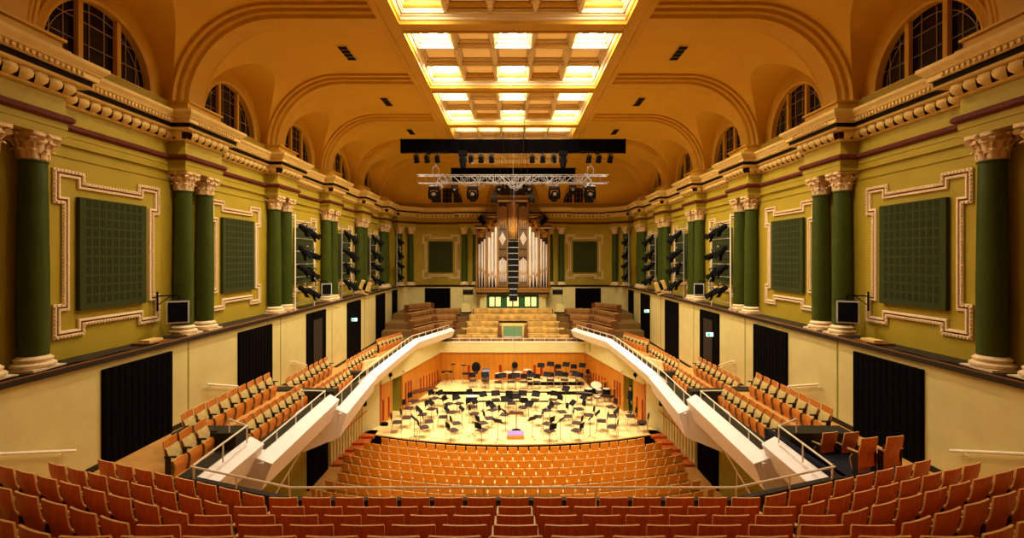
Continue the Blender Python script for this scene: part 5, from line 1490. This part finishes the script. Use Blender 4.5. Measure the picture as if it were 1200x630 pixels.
ST = [(492,483,9.1),(485,492,9.1),(517,480,9.1),(541,480.5,9.1),(553.5,490,9.1),(576.5,477,9.1),(583.5,496,9.1),(592,485,9.1),(556,472,9.1),(624,493,9.1),(657,495,9.1),(692,492,9.1),(645,478,9.1),(671,474,9.1),(684,467,9.1),(663,457.5,9.1),(620,475.5,9.1),(580.5,450,8.85),(596.7,450.5,8.85),(612.4,451.4,8.85),(628,450.5,8.85),(581,461,9.0),(597,462,9.0),(612.5,461,9.0),(628,462,9.0),(592,468.5,9.05),(566,463,9.05),(521,433.8,8.85),(534,434.5,8.85),(641,441,8.85),(655,440,8.85),(674.5,440.5,8.85),(634,431,8.6),(645,429.5,8.6),(663.3,430,8.6),(682.5,431,8.6),(568,444,8.85),(700,486,9.1),(722,484,9.1),(505,473.5,9.1),(535,467,9.1),(637,484,9.1)]
sp = []
for px,py,d in ST:
    x,y = inv(px,py,d)
    if d == 8.85: y = min(max(y,36.1),38.5)
    if d == 8.6: y = min(max(y,37.6),38.6)
    g = 0
    while any((x-c[0])**2+(y-c[1])**2 < 0.42**2 for c in cc) and g < 8:
        x += (0.12 if x < POD[0] else -0.12); y -= 0.08; g += 1
    if any((x-c[0])**2+(y-c[1])**2 < 0.40**2 for c in cc+sp) or not clear(x,y): continue
    sp.append((x,y))
zs_ = {}
for c in sp: zs_.setdefault(zone(c[1]),[]).append(c)
fst = True
for zn, lst in zs_.items():
    lst.sort()
    for k,(x,y) in enumerate(lst):
        f = Vector((POD[0]-x,POD[1]+0.4-y)); a = math.atan2(-f.x,f.y)
        loc = (x,y,stage_z(x,y))
        if fst: o = ms; o.location = loc; o.rotation_euler = (0,0,a); fst = False; o.scale = (1.1,1.1,1.1)
        else: o = dup(ms,loc,a,(1.1,1.1,1.1),mkk)
        tag(o,'black music stand in the %s on stage, %s from the left' % (zn,nth(k+1)),'music stand','music stands')
# conductor podium and desk
root = empty('conductor_podium',(0.15,27.3,SZ))
mb = MB(); mb.box(-0.48,0.48,-0.38,0.42,0,0.2,'podium'); mb.build('podium_box','podium',root,bevel=0.01)
mb = MB(); mb.box(-0.45,0.45,-0.35,0.40,0.2,0.222,'purple'); mb.build('carpet_top','purple',root,smooth=0)
tag(root,'conductor podium with purple carpeted top at the stage front','podium')
root = empty('conductor_desk',(0.2,28.35,SZ))
mb = MB(); mb.tube((0,0,0.02),(0,0,1.0),0.03,n=8,m='darksteel'); mb.build('pole','darksteel',root)
mb = MB(); mb.lathe([(0.26,0.0),(0.26,0.03),(0.05,0.06)],14,'black'); mb.build('base','black',root)
mb = MB(); T = Matrix.Translation((0,0,1.08))@R3('X',-0.35)
mb.box(-0.42,0.42,-0.2,0.24,-0.012,0.01,'brown_desk',T); mb.box(-0.42,0.42,0.235,0.25,-0.01,0.03,'brown_desk',T); mb.box(-0.42,0.42,-0.215,-0.2,-0.16,0.03,'brown_desk',T); mb.build('desk_top','brown_desk',root,smooth=0)
mb = MB(); mb.box(-0.38,0.38,-0.17,0.22,0.012,0.022,'paper',T); mb.build('score','paper',root,smooth=0)
tag(root,'brown conductor desk with an open white score before the podium','music desk')
# white-topped side table
x,y = inv(553,463.5,9.2)
root = empty('small_table',(x,y,stage_z(x,y)))
mb = MB(); mb.box(-0.36,0.36,-0.22,0.22,0.86,0.9,'paper'); mb.build('table_top','paper',root,smooth=0)
mb = MB(); mb.box(-0.38,0.38,-0.24,0.24,0.78,0.86,'chair_black'); mb.build('apron','chair_black',root,smooth=0)
for a in (-1,1):
    for b in (-1,1):
        mb = MB(); mb.tube((a*0.33,b*0.2,0),(a*0.33,b*0.2,0.8),0.015,n=6,m='darksteel'); mb.build('leg','darksteel',root)
tag(root,'small white-topped table below the back riser','table')
# harp-less left percussion: marimba
def mallet(x,y,rz,z,label,L=2.3):
    root = empty('marimba',(x,y,z),rz)
    mb = MB(); mb.box(-L/2,L/2,-0.3,0.3,0.80,0.84,'organ_dark'); mb.build('bar_frame','organ_dark',root,smooth=0)
    mb = MB()
    for i in range(36):
        u = -L/2+0.04+i*(L-0.08)/36; mb.box(u,u+L/36*0.8,-0.28+0.05*i/36,0.06,0.84,0.862,'brown_desk')
        if i%7 not in (2,6): mb.box(u+L/72,u+L/72+L/36*0.7,0.08,0.30-0.05*i/36,0.87,0.89,'brown_desk')
    mb.build('note_bars','brown_desk',root,smooth=0,merge=False)
    mb = MB()
    for i in range(0,36,2):
        u = -L/2+0.06+i*(L-0.08)/36; h = 0.55-0.4*i/36; mb.tube((u,-0.1,0.8),(u,-0.1,0.8-h),0.02,n=6,m='gold')
    mb.build('resonator','gold',root,merge=False)
    for s in (-1,1):
        mb = MB(); mb.path([(s*(L/2-0.1),-0.26,0.02),(s*(L/2-0.1),0.26,0.8)],0.02,6,'steel'); mb.path([(s*(L/2-0.1),0.26,0.02),(s*(L/2-0.1),-0.26,0.8)],0.02,6,'steel'); mb.build('leg_frame','steel',root,merge=False)
    tag(root,label,'percussion')
mallet(-6.35,33.9,0.75,SZ,'long dark marimba with metal frame by the left stage wall')
# kettledrums
def timpani(x,y,r,label):
    root = empty('kettledrum',(x,y,stage_z(x,y)))
    mb = MB(); mb.lathe([(0.05,0.22),(r*0.5,0.28),(r*0.85,0.45),(r,0.72),(r,0.80)],20,'copper',caps=False); mb.build('bowl','copper',root)
    mb = MB(); mb.lathe([(0.001,0.815),(r*0.97,0.81),(r*1.03,0.80),(r*1.03,0.77)],20,'drumskin',caps=False); mb.build('drumhead','drumskin',root)
    mb = MB()
    for i in range(6):
        a = i*PI/3; mb.tube((r*1.03*math.cos(a),r*1.03*math.sin(a),0.8),(r*1.0*math.cos(a),r*1.0*math.sin(a),0.45),0.012,n=5,m='steel')
        if i%2: mb.tube((r*0.9*math.cos(a),r*0.9*math.sin(a),0.5),(r*0.8*math.cos(a),r*0.8*math.sin(a),0.0),0.02,n=6,m='steel')
    mb.build('strut','steel',root,merge=False)
    tag(root,label,'drum','kettledrums')
for i,(px,py,r) in enumerate(((585.5,441,0.34),(595,438.6,0.36),(607,438.6,0.36),(618,441.5,0.32))):
    x = (px-601)*37.9/F; timpani(x,37.9+0.4*(1 if i in (1,2) else -0.3),r,'copper kettledrum at the back of the stage, %s from the left' % nth(i+1))
root = empty('bass_drum',(-2.1,37.9,T1))
mb = MB(); T = Matrix.Translation((0,0,0.72))@R3('Y',PI/2)@R3('X',0.0)
mb.lathe([(0.44,-0.28),(0.46,-0.26),(0.46,0.26),(0.44,0.28)],24,'drum_silver',T=T,caps=False); mb.build('drum_shell','drum_silver',root)
for s in (-1,1):
    mb = MB(); mb.lathe([(0.001,s*0.28),(0.44,s*0.28)],24,'drumskin',T=T,caps=False); mb.build('drumhead','drumskin',root)
mb = MB()
for s in (-1,1): mb.path([(s*0.2,-0.4,0),(s*0.2,-0.3,0.5)],0.02,6,'steel'); mb.path([(s*0.2,0.4,0),(s*0.2,0.3,0.5)],0.02,6,'steel')
mb.build('cradle','steel',root,merge=False)
tag(root,'large silver bass drum on its cradle at the back of the stage','drum')
# round-backed stools
def stool(x,y,rb,label,z=None,h=0.75):
    root = empty('round_back_stool',(x,y,stage_z(x,y)))
    mb = MB(); mb.lathe([(0.001,h),(0.2,h),(0.21,h+0.04),(0.001,h+0.06)],16,'chair_black',caps=False); mb.build('seat','chair_black',root)
    mb = MB(); mb.ell((0,0.2,h+0.45),(rb,0.04,rb*1.15),14,8,'chair_black'); mb.tube((0,0.16,h),(0,0.2,h+0.4),0.018,n=6,m='steel'); mb.build('backrest','chair_black',root)
    for i in range(4):
        a = PI/4+i*PI/2; mb = MB(); mb.tube((0.12*math.cos(a),0.12*math.sin(a),h),(0.24*math.cos(a),0.24*math.sin(a),0),0.013,n=6,m='steel'); mb.build('leg','steel',root)
    tag(root,label,'stool','tall stools')
stool((603.3-601)*38.5/F,38.72,0.24,'tall black stool with round back behind the kettledrums')
stool((557.6-601)*38/F,38.0,0.36,'black stool with large round back left of the bass drum')
stool((620.3-601)*37.2/F,36.9,0.2,'small black round stool right of the kettledrums',None,0.55)
# suspended cymbals / tom table on the left back
def cymbal_stand(x,y,h,r,label,m='chair_black',zz=None):
    root = empty('cymbal_stand',(x,y,stage_z(x,y)))
    mb = MB(); mb.lathe([(0.001,h+0.05),(r*0.25,h+0.03),(r,h)],18,m,caps=False); mb.lathe([(0.001,h+0.045),(r*0.25,h+0.02),(r,h-0.004)],18,m,caps=False); mb.build('cymbal',m,root)
    mb = MB(); mb.tube((0,0,0.3),(0,0,h+0.08),0.014,n=6,m='darksteel'); mb.build('pole','darksteel',root)
    mb = MB()
    for i in range(3):
        a = 2*PI*i/3; mb.tube((0,0,0.35),(0.28*math.cos(a),0.28*math.sin(a),0.01),0.011,n=5,m='darksteel')
    mb.build('tripod_base','darksteel',root); tag(root,label,'cymbal stand','cymbal stands')
cymbal_stand(-4.7,38.1,1.45,0.22,'dark cymbal on a tall stand, left back of the stage')
cymbal_stand(-3.9,38.4,1.3,0.24,'dark cymbal on a stand before the back wall slot')
cymbal_stand(-5.1,37.4,0.95,0.22,'low pale cymbal on a stand beside the left stands','gold')
def table_perc(x,y,rz,label,m='chair_black'):
    root = empty('percussion_table',(x,y,stage_z(x,y)),rz)
    mb = MB(); mb.box(-0.42,0.42,-0.25,0.25,0.78,0.84,m); mb.build('table_top',m,root,smooth=0,bevel=0.01)
    for a in (-1,1):
        for b in (-1,1):
            mb = MB(); mb.tube((a*0.38,b*0.2,0),(a*0.38,b*0.2,0.8),0.015,n=6,m='steel'); mb.build('leg','steel',root)
    tag(root,label,'table','percussion tables')
table_perc(-5.2,38.3,0.15,'black trap table with metal legs, left end of the back riser')
table_perc(-3.5,37.7,0.0,'black covered table left of the bass drum')
# right percussion cluster
def drum(x,y,r,h,zc,label,m='black',top='drumskin',tilt=0):
    root = empty('drum',(x,y,stage_z(x,y)))
    T = Matrix.Translation((0,0,zc))@R3('X',tilt)
    mb = MB(); mb.lathe([(r,-h/2),(r*1.03,-h/2+0.02),(r,-h/2+0.03),(r,h/2-0.03),(r*1.03,h/2-0.02),(r,h/2)],18,m,T=T,caps=False); mb.lathe([(0.001,-h/2),(r,-h/2)],18,m,T=T,caps=False); mb.build('drum_shell',m,root)
    mb = MB(); mb.lathe([(0.001,h/2),(r*0.98,h/2)],18,top,T=T,caps=False); mb.build('drumhead',top,root)
    mb = MB()
    for i in range(3):
        a = 2*PI*i/3; mb.tube((0.05*math.cos(a),0.05*math.sin(a),zc-h/2),(r*0.9*math.cos(a),r*0.9*math.sin(a),0),0.014,n=6,m='steel')
    mb.build('stand_frame','steel',root,merge=False); tag(root,label,'drum','drums of the right percussion group')
drum(6.0,34.9,0.40,0.5,0.75,'big black drum with white tilted head in the right percussion group','black','drumskin',0.5)
drum(5.35,34.3,0.3,0.5,0.6,'black floor drum nearest the right riser end')
drum(6.55,33.9,0.26,0.4,0.75,'black drum under the cymbals by the right wall')
drum(6.0,33.7,0.22,0.18,0.85,'snare drum with pale head in the right percussion group','drum_silver')
drum(5.75,32.9,0.2,0.12,0.62,'small low snare drum in front of the right percussion group','drum_silver')
cymbal_stand(6.6,34.6,1.3,0.26,'brass cymbal above the right percussion group, rear one','gold')
cymbal_stand(6.95,33.2,1.15,0.24,'brass cymbal beside the right stage wall slots','gold')
cymbal_stand(4.95,35.2,1.2,0.24,'brass cymbal at the corner of the right riser','gold')
root = empty('keyboard_instrument',(6.0,35.5,SZ),-0.2)
table_perc(6.35,32.6,-0.5,'black table with metal legs before the right stage doorway')
root.name = 'glockenspiel'; root.location = (4.9,33.2,SZ); root.rotation_euler = (0,0,-0.35)
mb = MB(); mb.box(-0.6,0.6,-0.28,0.28,0.76,0.86,'black'); mb.build('case','black',root,bevel=0.01)
mb = MB()
for i in range(24): mb.box(-0.55+i*0.046,-0.515+i*0.046,-0.2+i*0.003,0.2-i*0.003,0.86,0.875,'steel')
mb.build('note_bars','steel',root,smooth=0,merge=False)
for a in (-1,1):
    mb = MB(); mb.path([(a*0.5,-0.24,0),(a*0.5,0.24,0.78)],0.016,6,'steel'); mb.path([(a*0.5,0.24,0),(a*0.5,-0.24,0.78)],0.016,6,'steel'); mb.build('leg_frame','steel',root,merge=False)
tag(root,'low black glockenspiel on crossed legs by the right percussion','percussion')

# ------------------------------------------------------------------ the person at the stage door
def person(x,y,z,rz):
    me = bpy.data.meshes.new('person')
    V = []; E = []; Rr = []
    def add(p, r, par=None):
        V.append(p); Rr.append(r)
        if par is not None: E.append((par,len(V)-1))
        return len(V)-1
    pel = add((0,0,0.95),(0.15,0.11))
    sp1 = add((0,0,1.12),(0.14,0.10),pel); sp2 = add((0,0.0,1.30),(0.165,0.11),sp1); sp3 = add((0,0,1.43),(0.12,0.085),sp2)
    nk = add((0,0.0,1.50),(0.055,0.055),sp3); nk2 = add((0,0.01,1.56),(0.055,0.055),nk)
    hd = add((0,0.02,1.63),(0.075,0.09),nk2); hd2 = add((0,0.015,1.70),(0.08,0.095),hd); add((0,0.01,1.755),(0.055,0.07),hd2)
    for s in (-1,1):
        sh = add((s*0.17,0,1.42),(0.065,0.06),sp3); el = add((s*0.225,-0.02,1.14),(0.045,0.045),sh); fo = add((s*0.225,0.02,1.0),(0.042,0.042),el); wr = add((s*0.20,0.08,0.88),(0.03,0.032),fo); hn = add((s*0.19,0.10,0.81),(0.022,0.042),wr)
        for q in range(4):
            dx = (q-1.5)*0.002; add((s*0.185+dx,0.075+q*0.019,0.735-0.008*(q in (1,2))+0.008*(q==3)),(0.009,0.009),hn)
        add((s*0.165,0.14,0.80),(0.010,0.010),hn)
        hp = add((s*0.09,0,0.88),(0.095,0.10),pel); kn = add((s*0.10,0.015,0.50),(0.062,0.065),hp); an = add((s*0.105,-0.01,0.10),(0.042,0.045),kn); ft = add((s*0.11,0.05,0.045),(0.045,0.04),an); add((s*0.12,0.17,0.035),(0.042,0.03),ft)
    me.from_pydata(V,E,[]); o = bpy.data.objects.new('person',me); COL.objects.link(o)
    m = o.modifiers.new('skin','SKIN'); sd = o.modifiers.new('sub','SUBSURF'); sd.levels = 1; sd.render_levels = 2
    for i,r in enumerate(Rr): me.skin_vertices[0].data[i].radius = r
    me.skin_vertices[0].data[0].use_root = True
    m.use_smooth_shade = True
    dg = bpy.context.evaluated_depsgraph_get(); ev = o.evaluated_get(dg)
    nm = bpy.data.meshes.new_from_object(ev); o.modifiers.clear(); o.data = nm
    nm.materials.clear(); nm.materials.append(M['cloth_black']); nm.materials.append(M['skin'])
    for p in nm.polygons:
        c = p.center; p.material_index = 1 if (c.z > 1.5 or (c.z < 0.87 and abs(c.x) > 0.155)) else 0; p.use_smooth = True
    o.location = (x,y,z); o.rotation_euler = (0,0,rz)
    mb = MB(); mb.ell((0,-0.005,1.745),(0.088,0.105,0.075),14,8,'hair'); mb.build('hair','hair',o)
    mb = MB(); mb.tube((0,0.105,1.68),(0,0.135,1.655),0.008,0.014,6,'skin')
    mb.ell((-0.03,0.10,1.69),(0.012,0.008,0.007),8,5,'black'); mb.ell((0.03,0.10,1.69),(0.012,0.008,0.007),8,5,'black'); mb.ell((0,0.103,1.625),(0.022,0.008,0.006),8,5,'slot_red')
    for s in (-1,1): mb.ell((s*0.088,0.01,1.67),(0.012,0.02,0.032),8,5,'skin')
    mb.build('face','skin',o)
    tag(o,'person in black clothes standing in the doorway beside the stage','person')
person(7.66,31.5,SZ,PI*0.62)
mb = MB(); mb.box(-0.2,0.2,-0.12,0.12,0,0.16,'black'); mb.tube((-0.1,0,0.16),(0.1,0,0.16),0.05,n=8,m='black')
o = mb.build('stage_bag','black',None,smooth=0); o.location = (-7.75,29.2,SZ); tag(o,'small black bag on the stage floor at the left pier','bag')
o2 = o.copy(); COL.objects.link(o2); o2.location = (7.75,29.3,SZ); tag(o2,'small black bag on the stage floor at the right pier','bag')

# ------------------------------------------------------------------ lights and world
def area(name, loc, energy, size, col=(1,0.82,0.55), rot=(0,0,0), sy=None, spread=PI):
    l = bpy.data.lights.new(name,'AREA'); l.energy = energy; l.size = size; l.color = col; l.spread = spread
    if sy: l.shape = 'RECTANGLE'; l.size_y = sy
    o = bpy.data.objects.new(name,l); COL.objects.link(o); o.location = loc; o.rotation_euler = rot; return o
def spot(name, loc, tgt, energy, ang, col=(1,0.90,0.70), r=0.12, blend=0.6):
    l = bpy.data.lights.new(name,'SPOT'); l.energy = energy; l.spot_size = math.radians(ang); l.spot_blend = blend; l.color = col; l.shadow_soft_size = r
    o = bpy.data.objects.new(name,l); COL.objects.link(o); o.location = loc
    o.rotation_euler = (Vector(tgt)-Vector(loc)).to_track_quat('-Z','Y').to_euler(); return o
for i,x in enumerate((-5,-2.4,0,2.4,5)):
    spot('stage_spot',(x,29.6,zb-0.5),(x*0.9,29.6,SZ),2100 if abs(x)>3 else 3800,74)
    spot('stage_spot_rear',(x,33.2,TZ0-0.4),(x*0.9,36.0,SZ),550,80)
spot('stalls_spot',(0,27.0,zb-0.3),(0,23.2,0.5),1100,62)
for x in (-2.5,2.5): spot('choir_spot',(x,33.0,TZ0-0.6),(x*0.8,42.5,5.0),1500,60)
for x in (-3,3): spot('organ_spot',(x,33.5,TZ0-0.6),(0,44,11.0),2400,34)
for sg in (-1,1):
    for k in range(0,5):
        spot('balcony_spot',(sg*6.75,ZK[k]+BAY/2+0.05,ZT-0.12),(sg*7.0,ZK[k]+BAY/2+1.0,5.5),(1500,3000,3000,2500,1600)[k],112,(1.0,0.90,0.70),0.15,0.9)
w = bpy.data.worlds.new('world'); scene.world = w; w.use_nodes = True
w.node_tree.nodes['Background'].inputs[0].default_value = (1.0,0.72,0.38,1); w.node_tree.nodes['Background'].inputs[1].default_value = 0.02
scene.view_settings.view_transform = 'Standard'; scene.view_settings.look = 'None'; scene.view_settings.gamma = 1.0
scene.view_settings.use_curve_mapping = False
scene.view_settings.exposure = -0.08
scene.cycles.max_bounces = 8; scene.cycles.diffuse_bounces = 4; scene.cycles.glossy_bounces = 3
scene.cycles.sample_clamp_indirect = 6.0
scene.cycles.use_denoising = True
